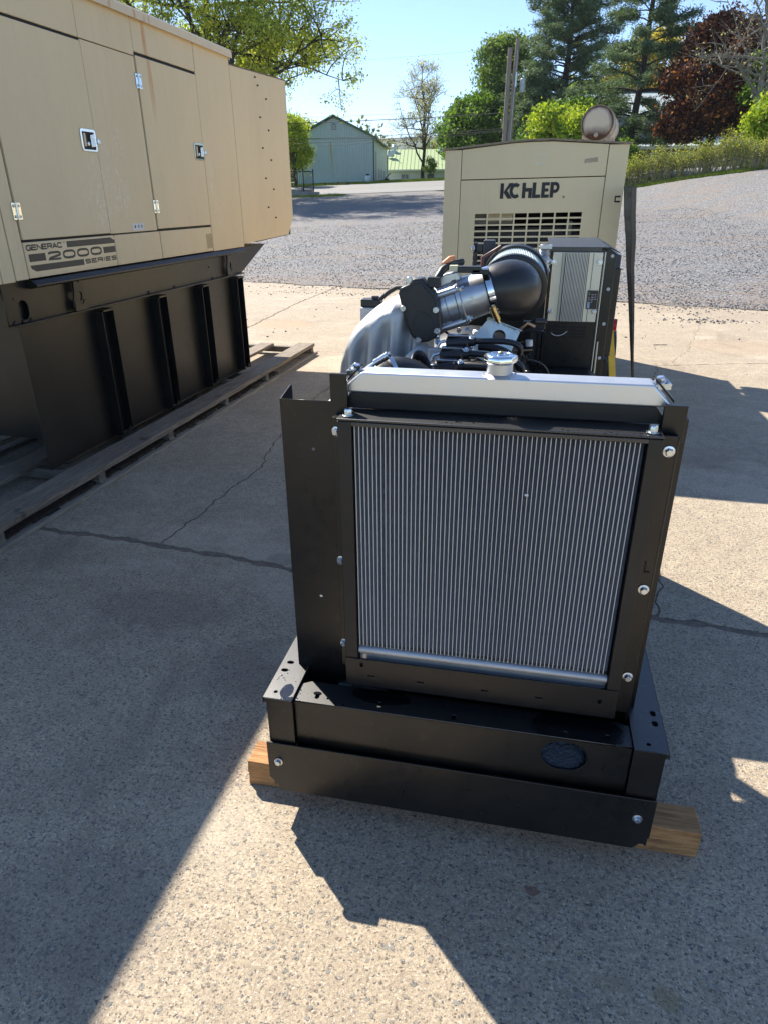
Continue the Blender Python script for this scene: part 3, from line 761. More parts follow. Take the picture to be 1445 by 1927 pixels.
# lower header bar and tray
gobj('lower_header', MB().tube([(-.364, 1.398, .532), (.256, 1.398, .532)], .0115, 14), M['bar'], smooth=60)
gobj('lower_header_tank', MB().box(-.364, .256, 1.396, 1.45, .50, .544), M['sheetalu'], bev=.002)
ty = [slot(-.355, .495, .0045, .008), slot(.245, .475, .0045, .008)] + [slot(x, .462, .010, .0025) for x in (-.33, -.20, -.035, .10)]
tray = plate(rect(-.397, .286, .428, .512), ty, .003, lambda a, b, d: (a, 1.3768 + d, b))
gobj('lower_tray', tray, M['tray'])
gobj('lower_tray_floor', MB().box(-.397, .286, 1.384, 1.452, .428, .431), M['black'])
gobj('tray_backing', MB().box(-.38, .27, 1.392, 1.395, .44, .50), M['alu2'])
# top tank
hb = MB(); hb.prism([(-.40, 1.162), (.292, 1.162), (.292, 1.18), (.276, 1.199), (-.384, 1.199), (-.40, 1.18)], FRY(1.458), 0, .055)
gobj('tank_gasket_band', hb, M['black2'], bev=.002)
tp = [(-.404, 1.198), (.302, 1.198), (.302, 1.207), (.266, 1.245), (-.360, 1.245), (-.404, 1.207)]
tk = gobj('radiator_top_tank', MB().prism(tp, FRY(1.460), 0, .062), M['sheetalu'], bev=.010, segs=5, smooth=40)
nk = gobj('filler_neck', MB().lathe((-.055, 1.492, 1.243), (0, 0, 1), [(0, .040), (.003, .036), (.006, .0285), (.028, .0285), (.032, .032)], 28), M['alu2'], smooth=40)
cap = MB().lathe((-.055, 1.492, 1.272), (0, 0, 1), [(0, .033), (.004, .037), (.014, .037), (.018, .034), (.0195, .025), (.017, .022), (.017, .009), (.021, .0075), (.021, .001)], 8)
gobj('filler_cap', cap, M['chrome'], bev=.0012, smooth=35)
gobj('cap_rivet', MB().lathe((-.055, 1.492, 1.2935), (0, 0, 1), [(0, .007), (.002, .006), (.003, .003)], 16), M['brass'], smooth=60)
gobj('weld_bead', MB().tube([(-.055 + .036 * math.cos(t), 1.492 + .030 * math.sin(t), 1.2455) for t in [i * math.pi / 12 for i in range(25)]], .0025, 6), M['alu2'], smooth=60)
# tank corner brackets with clamps
for sx, x in ((-1, -.385), (1, .288)):
    m = MB().prism([(0, 0), (.055, .0), (.055, .006), (.0, .006)], lambda a, b, d: (x + sx * (.03 - a) * .8 , 1.47 + d, 1.205 + (a * .85) + b), 0, .03)
    gobj('corner_bracket', m, M['black'], bev=.001)
    m = MB().hexbolt((x - sx * .008, 1.485, 1.246), (sx * -.2, -.2, 1), .0085, .010)
    m.tube([(x - sx * .022, 1.472, 1.246), (x - sx * .002, 1.50, 1.252), (x + sx * .014, 1.488, 1.236)], .0055, 8).box(x - .012, x + .014, 1.476, 1.496, 1.232, 1.244)
    gobj('corner_fitting', m, M['zinc'], smooth=30)
for x in (-.377, .266): gobj('bolt', MB().hexbolt((x, 1.40, 1.1615), (0, 0, 1), .009, .014), M['zinc'], smooth=30)
# fan shroud behind the core
gobj('fan_shroud', MB().prism([(-.40, .40), (.29, .40), (.29, 1.15), (.12, 1.16), (-.25, 1.16), (-.40, 1.15)], FRY(1.47), 0, .13), M['black2'], bev=.004)

# ---- engine
eb = MB().box(-.33, .08, 1.72, 2.62, .36, .86).box(-.33, -.05, 1.72, 2.62, .861, .98)
eb.box(-.36, -.26, 1.74, 2.5, .80, 1.02).box(.02, .14, 1.76, 2.18, .861, 1.0)
gobj('engine_block', eb, M['plastic'], bev=.006)
gobj('oil_pan', MB().prism([(-.30, .20), (.06, .20), (.10, .36), (-.34, .36)], FRY(1.80), 0, .75), M['black2'], bev=.01)
vc = MB().prism([(-.30, .98), (-.02, .98), (-.04, 1.05), (-.10, 1.085), (-.24, 1.095), (-.29, 1.06)], FRY(1.74), 0, .66)
gobj('valve_cover', vc, M['plastic'], bev=.012, smooth=40, segs=3)
vc = MB().prism([(0.02, .96), (.17, .90), (.19, .95), (.10, 1.02), (.04, 1.03)], FRY(1.76), 0, .42)
gobj('valve_cover', vc, M['alu'], bev=.012, smooth=40, segs=3)
gobj('shadow_bulk', MB().prism([(.0, .45), (.33, .45), (.33, .92), (.24, 1.0), (.0, 1.0)], FRY(2.44), 0, .25), M['black2'], bev=.01)  # unseen bulk added to shape the generator's shadow on the concrete
gobj('dark_backing_plate', MB().box(-.36, .052, 2.72, 2.73, .45, 1.262).box(-.36, -.02, 2.66, 2.719, .9, 1.20), M['black2'], bev=.003)  # dark plate added to blacken the lit gap behind the engine
gobj('bell_housing', MB().lathe((-.20, 2.30, .93), (0, 1, 0), [(0, .12), (.06, .20), (.14, .235), (.30, .235)], 30), M['black2'], smooth=40)
gobj('front_pulley', MB().lathe((-.12, 1.70, .70), (0, -1, 0), [(0, .09), (.02, .09), (.025, .08), (.045, .08), (.05, .09), (.06, .085)], 28), M['black2'], smooth=35)
gobj('water_outlet', MB().tube([(.02, 1.74, 1.02), (.02, 1.70, 1.12), (.04, 1.64, 1.165), (.10, 1.62, 1.175)], .036, 16), M['alu2'], smooth=60)
gobj('coolant_dome', MB().lathe((.02, 1.66, 1.10), (-.1, .0, 1), [(0, .07), (.03, .07), (.055, .062), (.075, .045), (.085, .02)], 26), M['alu2'], smooth=60)

# intake plenum: fluted cast cover
nx, ny = 60, 44; vs = []
def plen_top(x):
    t = (x + .585) / .27
    return 1.145 + .22 * (1 - math.exp(-2.6 * max(t, 0))) - .012 * max(0, t - .7)
for i in range(nx + 1):
    x = -.585 + .275 * (i / nx)
    edge = math.sqrt(max(0, 1 - max(0, 1 - (i / nx) / .22) ** 2.4))
    ztop = .90 + (plen_top(x) - .90) * (.55 + .45 * edge)
    for j in range(ny + 1):
        t = j / ny
        # profile from front foot, over the crown, to the back
        yc, rr_ = 2.17, .175 * (.50 + .50 * edge) - .055 * max(0, (i / nx - .68) / .32) ** .6
        if t < .42: z = .80 + (ztop - .085 - .80) * (t / .42); y = yc - rr_
        elif t < .78:
            a = (t - .42) / .36 * math.pi
            y = yc - rr_ * (abs(math.cos(a)) ** .72) * (1 if math.cos(a) > 0 else -1); z = ztop - .085 + .085 * (math.sin(a) ** .62)
        else: z = ztop - .085 - (t - .78) / .22 * .2; y = yc + rr_
        g = 0
        for gx, gw in ((-.555, .011), (-.505, .018), (-.440, .018), (-.375, .016)):
            g += math.exp(-((x - gx - (z - 1.05) * .10) / gw) ** 4)
        lim = ztop - .068
        fade = 1 / (1 + math.exp((z - lim) / .010))
        if t < .6: y += .032 * min(g, 1) * fade
        vs.append((x, y, z))
fs = [(i * (ny + 1) + j, (i + 1) * (ny + 1) + j, (i + 1) * (ny + 1) + j + 1, i * (ny + 1) + j + 1) for i in range(nx) for j in range(ny)]
m = MB().add(vs, fs)
m.add([vs[i] for i in range(ny + 1)] + [(-.586, 2.17, .82)], [(j, j + 1, ny + 1) for j in range(ny)])
m.add([vs[nx * (ny + 1) + i] for i in range(ny + 1)] + [(-.309, 2.17, .82)], [(j, j + 1, ny + 1) for j in range(ny)])
pl_ = gobj('intake_plenum', m, M['alu'], smooth=70)
gobj('plenum_flange', MB().box(-.60, -.57, 1.99, 2.35, 1.005, 1.022).prism([(-.59, 1.0), (-.35, 1.0), (-.33, 1.03), (-.58, 1.03)], FRY(1.965), 0, .03), M['alu'], bev=.004)
gobj('intake_runner', MB().tube([(-.34, 2.05, 1.16), (-.30, 2.03, 1.12), (-.27, 2.02, 1.05), (-.26, 2.02, .96)], [.055, .055, .05, .05], 16), M['alu'], smooth=60)
gobj('runner_bracket', MB().box(-.285, -.235, 1.975, 1.995, 1.08, 1.20), M['alu'], bev=.004)
gobj('pressure_sensor', MB().box(-.535, -.47, 2.18, 2.225, 1.282, 1.306), M['plastic'], bev=.003)
gobj('sensor_pad', MB().box(-.535, -.47, 2.17, 2.235, 1.235, 1.281), M['alu'], bev=.003)
gobj('wiring_loom', MB().tube([(-.475, 2.20, 1.305), (-.45, 2.21, 1.325), (-.42, 2.2, 1.342), (-.37, 2.15, 1.35)], .0075, 8), M['rubber'], smooth=60)
gobj('sensor_clip', MB().box(-.50, -.478, 2.185, 2.20, 1.3065, 1.316), M['plastic'], bev=.002)

# throttle actuator cover
thr = [(-.383, 1.345), (-.378, 1.362), (-.352, 1.372), (-.340, 1.388), (-.312, 1.390), (-.300, 1.372), (-.278, 1.353), (-.264, 1.325), (-.256, 1.285), (-.256, 1.245), (-.268, 1.222), (-.292, 1.208), (-.322, 1.204), (-.345, 1.226), (-.362, 1.27)]
gobj('throttle_cover', MB().prism(thr, FRY(2.02), 0, .05), M['plastic'], bev=.006, segs=3, smooth=40)
inner = [(-.318 + (a + .318) * .84, 1.295 + (b - 1.295) * .86) for a, b in thr]
gobj('cover_rib', MB().prism(inner, FRY(2.0165), 0, .003), M['plastic'], bev=.0012)
m = MB().lathe((-.312, 2.0165, 1.262), (0, -1, 0), [(0, .034), (.002, .034), (.002, .026), (.0005, .026)], 24)
gobj('cover_boss', m, M['plastic'])
for (x, z) in [(-.350, 1.385), (-.367, 1.305), (-.270, 1.303), (-.265, 1.243), (-.321, 1.215)]:
    gobj('cover_screw', MB().lathe((x, 2.0195, z), (0, -1, 0), [(0, .0095), (.008, .0095), (.010, .008), (.010, .0045), (.006, .004)], 14), M['zinc'], smooth=40)
gobj('actuator_connector', MB().box(-.300, -.262, 2.03, 2.06, 1.362, 1.392), M['plastic'], bev=.003)
gobj('connector_lead', MB().tube([(-.275, 2.05, 1.385), (-.262, 2.07, 1.408), (-.245, 2.10, 1.420), (-.215, 2.16, 1.424)], .011, 10), M['plastic'], smooth=60)
gobj('orange_connector', MB().tube([(-.262, 2.09, 1.423), (-.243, 2.10, 1.437), (-.232, 2.11, 1.440)], [.007, .009, .006], 8), M['orange'], smooth=60)
gobj('ivory_connector', MB().box(-.240, -.216, 2.06, 2.085, 1.405, 1.422), M['ivory'], bev=.002)
m = MB().box(-.216, -.15, 2.06, 2.09, 1.402, 1.420).box(-.175, -.128, 2.06, 2.10, 1.398, 1.412).tube([(-.235, 2.06, 1.432), (-.20, 2.07, 1.438)], .004, 6)
gobj('air_sensor', m, M['plastic'], bev=.003)
# throttle pipe
ax = Vector((.235, 0.02, .080)).normalized(); p0 = Vector((-.300, 2.12, 1.285))
tube = MB().lathe(p0, ax, [(0, .066), (.055, .066), (.057, .069), (.085, .069), (.088, .073), (.100, .073), (.103, .066), (.150, .063), (.19, .060), (.20, .060)], 36)
gobj('throttle_pipe', tube, M['alu2'], smooth=35)
up = ax.cross(Vector((0, 1, 0))).normalized()
for a_ in (35, 145, 235, 310):
    d = (Vector((0, 1, 0)) * math.cos(math.radians(a_)) + up * math.sin(math.radians(a_))) * .069
    gobj('pipe_boss', MB().tube([p0 + d + ax * .005, p0 + d + ax * .10], .0125, 12), M['alu2'], smooth=50)
for a_ in (235, 145):
    d = (Vector((0, 1, 0)) * math.cos(math.radians(a_)) + up * math.sin(math.radians(a_))) * .069
    gobj('through_bolt', MB().tube([p0 + d + ax * .101, p0 + d + ax * .122], .006, 8).hexbolt(p0 + d + ax * .103, ax, .009, .009), M['zinc'], smooth=40)
gobj('pipe_nameplate', MB().prism(rect(.112, .142, -.012, .008), lambda a, b, d: tuple(p0 + ax * a + up * b + Vector((0, -1, 0)) * (math.sqrt(max(0, .0625**2 - b * b)) + .001 + d)), 0, .0015), M['alu2'])
gobj('pipe_lug', MB().prism([(.035, .060), (.115, .060), (.115, .085), (.075, .090), (.035, .078)], lambda a, b, d: tuple(p0 + ax * a + up * b + Vector((0, d, 0))), -.03, .03), M['alu2'], bev=.004)
# rubber elbow to the air filter
c0 = p0 + ax * .175
path = []; rads = []
fc = Vector((-.062, 2.33, 1.327)); fax = Vector((.02, 1, .24)).normalized()
ctrl = [c0, c0 + ax * .075, Vector((-.045, 2.17, 1.352)), Vector((-.048, 2.26, 1.335)), fc - fax * .012]
def bez(P, n=22):
    out = []
    for i in range(n + 1):
        t = i / n; Q = [p.copy() for p in P]
        while len(Q) > 1: Q = [Q[j].lerp(Q[j + 1], t) for j in range(len(Q) - 1)]
        out.append(Q[0])
    return out
path = bez(ctrl)
rads = [.068 + .010 * math.sin(math.pi * i / 22) + .006 * (i / 22) for i in range(23)]
gobj('intake_elbow', MB().tube(path, rads, 36), M['rubber'], smooth=70)
cl = c0 + ax * .006
gobj('hose_clamp', MB().lathe(cl, ax, [(0, .0685), (0, .0715), (.018, .0715), (.018, .0685)], 40), M['chrome'], smooth=35)
sd = (Vector((0, -1, 0)) * .62 - up * .78).normalized()
m = MB().tube([cl + sd * .076 - up * .002 + ax * .009 + Vector((-.01, -.012, .018)), cl + sd * .076 + ax * .009 + Vector((.008, .006, -.022))], .0095, 10)
m.tube([cl + sd * .076 + ax * .009 + Vector((.008, .006, -.022)), cl + sd * .076 + ax * .009 + Vector((.012, .009, -.031))], .006, 6)
gobj('clamp_screw', m, M['brass'], smooth=40)
# air filter
gobj('filter_end_cap', MB().lathe(fc, fax, [(0, .085), (.0, .102), (.006, .110), (.020, .110), (.024, .104)], 44), M['rubber'], smooth=40)
npl = 110; prof = []
m = MB(); a_v = fax.orthogonal().normalized(); b_v = fax.cross(a_v); vs = []
for d in (.022, .105):
    for j in range(npl * 2):
        th = 2 * math.pi * j / (npl * 2); r_ = .101 if j % 2 else .0975
        vs.append(fc + fax * d + (a_v * math.cos(th) + b_v * math.sin(th)) * r_)
m.add(vs, [(j, (j + 1) % (2 * npl), 2 * npl + (j + 1) % (2 * npl), 2 * npl + j) for j in range(2 * npl)])
gobj('filter_pleats', m, M['white'])
gobj('filter_end_cap', MB().lathe(fc + fax * .105, fax, [(0, .102), (0, .108), (.02, .108), (.024, .095)], 44), M['rubber'], smooth=40)
gobj('filter_bracket', MB().tube([fc + Vector((-.105, .06, .02)), fc + Vector((-.11, .08, .09)), fc + Vector((-.05, .10, .125))], .006, 8), simple('rust_red_hose', (.12, .04, .035), .4), smooth=50)

# galvanised bracket with the round opening
bo = Vector((-.128, 2.20, 1.252)); bu = (Vector((-.026, 2.21, 1.214)) - bo); bl = bu.length; bu.normalize()
bn = Vector((.15, -1, .25)).normalized(); bv = bn.cross(bu).normalized(); bv = -bv if bv.z > 0 else bv
out = [(0, 0), (bl, 0), (bl * .97, .09), (bl * .75, .13), (-.0, .12), (-.035, .10)]
gobj('galvanised_bracket', plate(out, [circ(.053, .037, .021, 24)], .003, lambda a, b, d: tuple(bo + bu * a + bv * b - bn * d)), M['galv'])
gobj('bracket_flange', MB().prism([(-.002, -.004), (bl + .002, -.004), (bl + .002, 0), (-.002, 0)], lambda a, b, d: tuple(bo + bu * a + bv * b + (-bn) * d), -.022, .03), M['galv'], bev=.001)
m = MB()
for i in range(7):
    q = bo + bu * (bl * U(.05, .95)) + bn * .002; m.hexbolt(q, bn, .004, .004)
gobj('rivet', m, M['zinc'])
# ignition coils and leads
for i, (x, y, z) in enumerate([(-.212, 1.99, 1.222), (-.222, 1.94, 1.196), (-.232, 1.89, 1.172), (-.242, 1.84, 1.150)]):
    cax = Vector((.9, -.1, .12)).normalized(); p = Vector((x - .02, y, z - .01))
    co = gobj('ignition_coil', MB().lathe(p, cax, [(0, .014), (.004, .020), (.062, .020), (.066, .015), (.085, .013)], 16), M['plastic'], smooth=40)
    m = MB().box(p.x + .002, p.x + .064, y - .016, y + .012, z + .0125, z + .0175)
    gobj('coil_clip', m, M['chrome'], bev=.001)
    gobj('coil_bolt', MB().hexbolt(p + cax * .074 + Vector((0, -.008, .012)), (0, -.5, 1), .006, .006), M['zinc'], smooth=30)
    gobj('coil_stud', MB().tube([p + Vector((-.004, -.004, .008)), p + Vector((-.020, -.01, .004)), p + Vector((-.026, -.012, -.012))], .005, 8), M['zinc'], smooth=50)
    e = Vector((-.02 + .01 * i, y - .015, z - .03 - .02 * i))
    gobj('ignition_lead', MB().tube(bez([p + cax * .085, p + cax * .13 + Vector((0, 0, -.005)), e + Vector((.02, -.02, .05)), e], 12), .0085, 9), M['rubber'], smooth=60)
gobj('wiring_loom', MB().tube(bez([Vector((-.235, 1.90, 1.165)), Vector((-.12, 1.86, 1.185)), Vector((-.02, 1.85, 1.18)), Vector((.03, 1.88, 1.14)), Vector((.07, 1.9, 1.05))], 18), .012, 10), M['rubber'], smooth=60)
gobj('wiring_loom', MB().tube(bez([Vector((-.14, 2.02, 1.200)), Vector((-.06, 2.0, 1.205)), Vector((-.02, 2.02, 1.18)), Vector((.0, 2.05, 1.08))], 16), .011, 10), M['rubber'], smooth=60)
# fine wires
rw = random.Random(5)
wires = MB()
for i in range(34):
    a = Vector((rw.uniform(-.22, .02), rw.uniform(2.05, 2.35), rw.uniform(1.02, 1.18))); b = a + Vector((rw.uniform(-.1, .14), rw.uniform(-.08, .08), rw.uniform(-.09, .06)))
    c_ = (a + b) / 2 + Vector((rw.uniform(-.05, .05), rw.uniform(-.03, .03), rw.uniform(-.05, .06)))
    wires.tube(bez([a, c_, b], 7), rw.choice([.0022, .003, .004]), 6)
stuff(gobj('wiring', wires, M['rubber'], smooth=60))
m = MB()
for i in range(16):
    p = Vector((rw.uniform(-.29, -.16), rw.uniform(2.0, 2.3), rw.uniform(1.14, 1.24))); m.hexbolt(p, (rw.uniform(-1, 1), -1, rw.uniform(0, 1)), .006, .008)
stuff(gobj('small_fasteners', m, M['zinc']))
# cooler clutter right of the bracket
gobj('relay', MB().box(.01, .05, 2.56, 2.62, 1.05, 1.17), M['plastic'], bev=.003)
m = MB().box(-.02, .055, 2.42, 2.45, 1.185, 1.212).tube([(-.01, 2.38, 1.20), (.02, 2.36, 1.225), (.055, 2.38, 1.22)], .010, 8)
gobj('relay_cluster', m, M['plastic'], bev=.003)
gobj('cable_tie', MB().tube([(.004, 2.34, 1.165), (.006, 2.34, 1.145)], .012, 10), M['labelwhite'], smooth=40)
gobj('copper_terminal', MB().tube([(-.03, 2.33, 1.20), (-.005, 2.33, 1.222), (.02, 2.33, 1.21)], .006, 7), simple('copper_terminal', (.55, .33, .2), .35, .8), smooth=50)
gobj('wire_rack', MB().box(.035, .040, 2.55, 2.6, .6, 1.15).box(.05, .055, 2.55, 2.6, .6, 1.15).box(.03, .06, 2.55, 2.56, 1.10, 1.105).box(.03, .06, 2.55, 2.56, 1.02, 1.025).box(.03, .06, 2.55, 2.56, .94, .945), M['black'])
gobj('rear_housing', MB().lathe((-.10, 2.45, .70), (0, 1, 0), [(0, .20), (.05, .26), (.80, .26), (.84, .2)], 36), M['black2'], smooth=40)
gobj('flywheel_cover', MB().box(-.32, -.04, 2.35, 2.46, .5, 1.0), M['black2'], bev=.02)

# radiator hose, clamps, corrugated conduit
hp = bez([Vector((-.40, 1.62, 1.06)), Vector((-.41, 1.66, 1.19)), Vector((-.33, 1.74, 1.22)), Vector((-.25, 1.80, 1.12)), Vector((-.22, 1.84, 1.02))], 20)
hp = [q + Vector((.012, .0, .012)) for q in hp]
gobj('coolant_hose', MB().tube(hp, .046, 20), M['rubber'], smooth=60)
for (c_, d_) in ((Vector((-.375, 1.685, 1.165)), Vector((.5, .5, .7))), (Vector((-.352, 1.70, 1.180)), Vector((.8, .5, .25)))):
    gobj('hose_clamp', MB().lathe(c_ + Vector((.012, 0, .012)) - d_.normalized() * .005, d_, [(0, .047), (0, .050), (.011, .050), (.011, .047)], 32), M['chrome'], smooth=35)
m = MB().tube([(-.415, 1.655, 1.192), (-.372, 1.655, 1.222)], .0055, 8).tube([(-.372, 1.655, 1.222), (-.340, 1.655, 1.243)], .0095, 10).hexbolt((-.340, 1.655, 1.243), (.85, 0, .5), .007, .008)
gobj('clamp_screw', m, M['zinc'], smooth=40)
m = MB(); P = bez([Vector((-.300, 1.82, 1.18)), Vector((-.292, 1.80, 1.245)), Vector((-.262, 1.78, 1.22)), Vector((-.24, 1.78, 1.14))], 60)
gobj('corrugated_conduit', MB().tube(P, [.0095 if i % 2 else .0125 for i in range(61)], 12), M['plastic'], smooth=20)

# upright battery isolator box and arm
gobj('isolator_box', MB().box(-.176, -.136, 2.485, 2.53, 1.24, 1.468), M['darkgrey'], bev=.004)
m = MB().box(-.208, -.178, 2.50, 2.53, 1.428, 1.455).box(-.208, -.178, 2.50, 2.53, 1.36, 1.385).box(-.21, -.198, 2.50, 2.53, 1.22, 1.46)
gobj('isolator_arm', m, M['plastic'], bev=.002)
gobj('bolt', MB().hexbolt((-.208, 2.50, 1.440), (-1, -.4, 0), .008, .010), M['zinc'], smooth=30)
gobj('isolator_post', MB().box(-.165, -.150, 2.50, 2.515, .9, 1.24), M['black'])
# starter solenoid beside the cabinet
gobj('solenoid', MB().lathe((.022, 2.52, 1.34), (0, 0, 1), [(0, .024), (.058, .024), (.062, .020)], 24), M['blueish'], smooth=40)
gobj('solenoid_bracket', MB().box(-.008, .05, 2.545, 2.552, 1.33, 1.41).box(-.012, .052, 2.50, 2.55, 1.404, 1.408), M['zinc'], bev=.001)
m = MB().lathe((.030, 2.53, 1.412), (0, 0, 1), [(0, .018)] + [(.006 * i + .004, .019 if i % 2 else .015) for i in range(6)] + [(.042, .014)], 20)
m.box(.015, .055, 2.51, 2.55, 1.44, 1.452)
gobj('ribbed_terminal', m, M['alu2'], smooth=25)
for q in [(-.010, 2.50, 1.385), (.045, 2.50, 1.372), (.004, 2.49, 1.345), (.05, 2.49, 1.40)]:
    gobj('bolt', MB().hexbolt(q, (-.6, -1, .3), .007, .009), M['zinc'], smooth=30)

# control cabinet
cb = MB().prism([(.055, .50), (.250, .50), (.250, 1.430), (.055, 1.430)], FRY(2.70), 0, .62)
cbo = gobj('control_cabinet', cb, M['black'], bev=.003)
cbo.data.materials[0] = M['black']
gobj('cabinet_lid', MB().box(.050, .262, 2.692, 3.33, 1.431, 1.436).box(.050, .235, 2.688, 2.692, 1.420, 1.436), M['wetflange'], bev=.001)
m = MB().prism([(.262, 1.436), (.300, 1.418), (.300, 1.415), (.262, 1.431)], FRY(2.692), 0, .63)
gobj('lid_slope', m, M['black'])
gobj('cabinet_flank', MB().prism([(.252, .55), (.290, .55), (.290, 1.412), (.262, 1.430), (.252, 1.430)], FRY(2.710), 0, .60), M['black'], bev=.0015)
hs = MB().box(.066, .240, 2.682, 2.697, 1.175, 1.418)
hso = gobj('heat_sink', hs, M['fincream'], bev=.001)
bl_ = MB().box(0, .0026, 0, .013, 1.177, 1.416).mesh('heat_sink_blade'); bl_.materials.append(M['finblade'])
for i in range(15):
    o = bpy.data.objects.new('heat_sink_blade', bl_); C.objects.link(o); o.parent = hso; o.location = Vector((.112 + i * .0053, 2.669, 0)) - GO
gobj('heat_sink_channel', MB().box(.109, .193, 2.6805, 2.6815, 1.176, 1.417), simple('blade_gap_grey', (.14, .14, .13), .6))
for xx in (.099, .208): gobj('heat_sink_seam', MB().box(xx, xx + .0012, 2.6805, 2.6818, 1.176, 1.417), M['labeldark'])
for (x, z) in [(.072, 1.385), (.232, 1.385), (.072, 1.212), (.232, 1.212)]:
    gobj('bolt', MB().hexbolt((x, 2.681, z), (0, -1, 0), .0065, .006), M['zinc'], smooth=30)
lb = gobj('rating_label', MB().box(.201, .239, 2.679, 2.6805, 1.222, 1.288), M['labeldark'])
m = MB()
for i in range(8):
    for j in range(3):
        if rw.random() < .8: m.box(.205 + j * .011, .205 + j * .011 + rw.uniform(.004, .009), 2.6783, 2.6789, 1.240 + i * .0055, 1.2415 + i * .0055)
gobj('label_print', m, M['labelwhite'], lb)
gobj('label_print', MB().box(.204, .213, 2.6783, 2.6789, 1.225, 1.246), M['labelblue'], lb)
m = MB()
for i in range(4):
    for (xa, xb) in ((.083, .143), (.152, .212)):
        m.prism(slot((xa + xb) / 2, 1.152 - i * .0125, (xb - xa) / 2, .0036), FRY(2.6985), 0, .0006)
gobj('vent_slots', m, M['dark'])
gobj('wire_bundle', MB().tube(bez([Vector((.085, 2.6975, 1.128)), Vector((.10, 2.694, 1.112)), Vector((.13, 2.696, 1.118)), Vector((.143, 2.6975, 1.136))], 10), .002, 6), M['labelwhite'], smooth=60)
m = MB()
for i in range(34):
    z = 1.418 - i * .0235; m.box(.2455, .2515, 2.692, 2.6965, z - .0215, z)
m.tube([(.2487, 2.691, 1.42), (.2487, 2.691, .62)], .0026, 8)
gobj('piano_hinge', m, M['alu2'])
for z in (1.405, 1.290, 1.165, 1.037):
    gobj('rivet', MB().lathe((.275, 2.709, z), (0, -1, 0), [(0, .0065), (.002, .006), (.0032, .004), (.0025, .0025)], 16), M['labelwhite'], smooth=40)
gobj('flank_conduit', MB().tube([(.262, 2.70, .95), (.260, 2.699, 1.10)], .0035, 7), M['ivory'])
gobj('side_box', MB().box(.292, .322, 2.84, 3.25, 1.02, 1.400), M['grey_box'], bev=.003)
gobj('side_box_cover', MB().box(.3005, .326, 2.835, 3.25, 1.02, 1.352), M['black'], bev=.002)
gobj('cabinet_leg', MB().box(.295, .325, 2.85, 3.25, .41, .99), M['black2'])
gobj('stop_button', MB().lathe((.324, 3.02, 1.112), (1, -.1, 0), [(0, .017), (.010, .017), (.014, .024), (.030, .026), (.036, .024)], 24), M['red'], smooth=45)
gobj('button_guard', MB().box(.326, .342, 3.0, 3.04, 1.142, 1.165), simple('clear_grey_plastic', (.45, .47, .50), .2), bev=.002)
P = bez([Vector((.338, 3.0, 1.095)), Vector((.345, 3.0, 1.02)), Vector((.365, 2.99, .93)), Vector((.372, 2.98, .86)), Vector((.378, 2.97, .80))], 14)
vs = []
for i, p in enumerate(P):
    w = .010 + .006 * math.sin(math.pi * i / 14); a_ = .5 * math.sin(i * .25)
    d = Vector((math.cos(a_), math.sin(a_), 0)) * w
    n_ = Vector((-math.sin(a_), math.cos(a_), 0)) * .0012
    vs += [p - d - n_, p + d - n_, p + d + n_, p - d + n_]
fs = [(4 * i + j, 4 * i + (j + 1) % 4, 4 * i + 4 + (j + 1) % 4, 4 * i + 4 + j) for i in range(14) for j in range(4)] + [(0, 1, 2, 3), (56, 59, 58, 57)]
gobj('yellow_strap', MB().add(vs, fs), M['yellow'], smooth=40)

# timber blocks under the skid
def timber(name, label, x0, x1, y0, y1, z1, seed, mat):
    r = random.Random(seed); m = MB(); n = 14; vs = []
    for i in range(n + 1):
        x = x0 + (x1 - x0) * i / n
        for (yy, z) in ((y0, .0), (y1, .0), (y1, z1), (y0 + .004, z1), (y0, z1 * .55), (y0 + .006, z1 * .50)):
            vs.append((x, yy + r.uniform(-.0018, .0018), max(0.001, z + (r.uniform(-.002, .0) if z else 0))))
    k_ = 6
    order = [0, 1, 2, 3, 4, 5]
    fs = [(i * k_ + order[j], (i + 1) * k_ + order[j], (i + 1) * k_ + order[(j + 1) % k_], i * k_ + order[(j + 1) % k_]) for i in range(n) for j in range(k_)]
    fs += [tuple(range(k_)), tuple(n * k_ + j for j in range(k_ - 1, -1, -1))]
    o = obj(name, m.add(vs, fs), mat, bev=.003)
    return o
o = timber('timber_block', '', -.711, .552, 1.372, 1.462, .089, 3, M['woodblock'])
tag(o, 'sawn timber beam under the front of the engine generator, both ends sticking out', 'timber beam')
o = timber('timber_block', '', -.70, .55, 3.08, 3.17, .089, 8, M['woodblock'])
tag(o, 'sawn timber beam under the rear of the engine generator, hidden behind it', 'timber beam')

# ============================================================ LARGE ENCLOSED GENERATOR ON THE LEFT
TH = -0.0330   # its long axis is turned slightly clockwise from the y axis
ge = thing('enclosed_generator', 'large beige sheet metal generator enclosure on black base, standing on grey pallet', 'generator', (-2.50, 2.491, 0), TH)
XS = -.20          # side plane of the enclosure
def G(name, mb, mat, parent=None, **kw): return obj(name, mb, mat, parent or ge, **kw)
def panel(name, y0, y1, z0, z1, out=0.0, mat=None, **kw):
    g = .0022
    return G(name, MB().box(XS - .03, XS + out, y0 + g, y1 - g, z0 + g, z1 - g), mat or M['beige'], bev=.003, **kw)
G('enclosure_core', MB().box(-2.03, XS - .010, -1.58, 4.85, 1.26, 2.60).box(-2.03, XS - .010, -1.58, 3.63, 1.215, 1.30), M['dark'])
ys = [-1.60, -.86, .765]
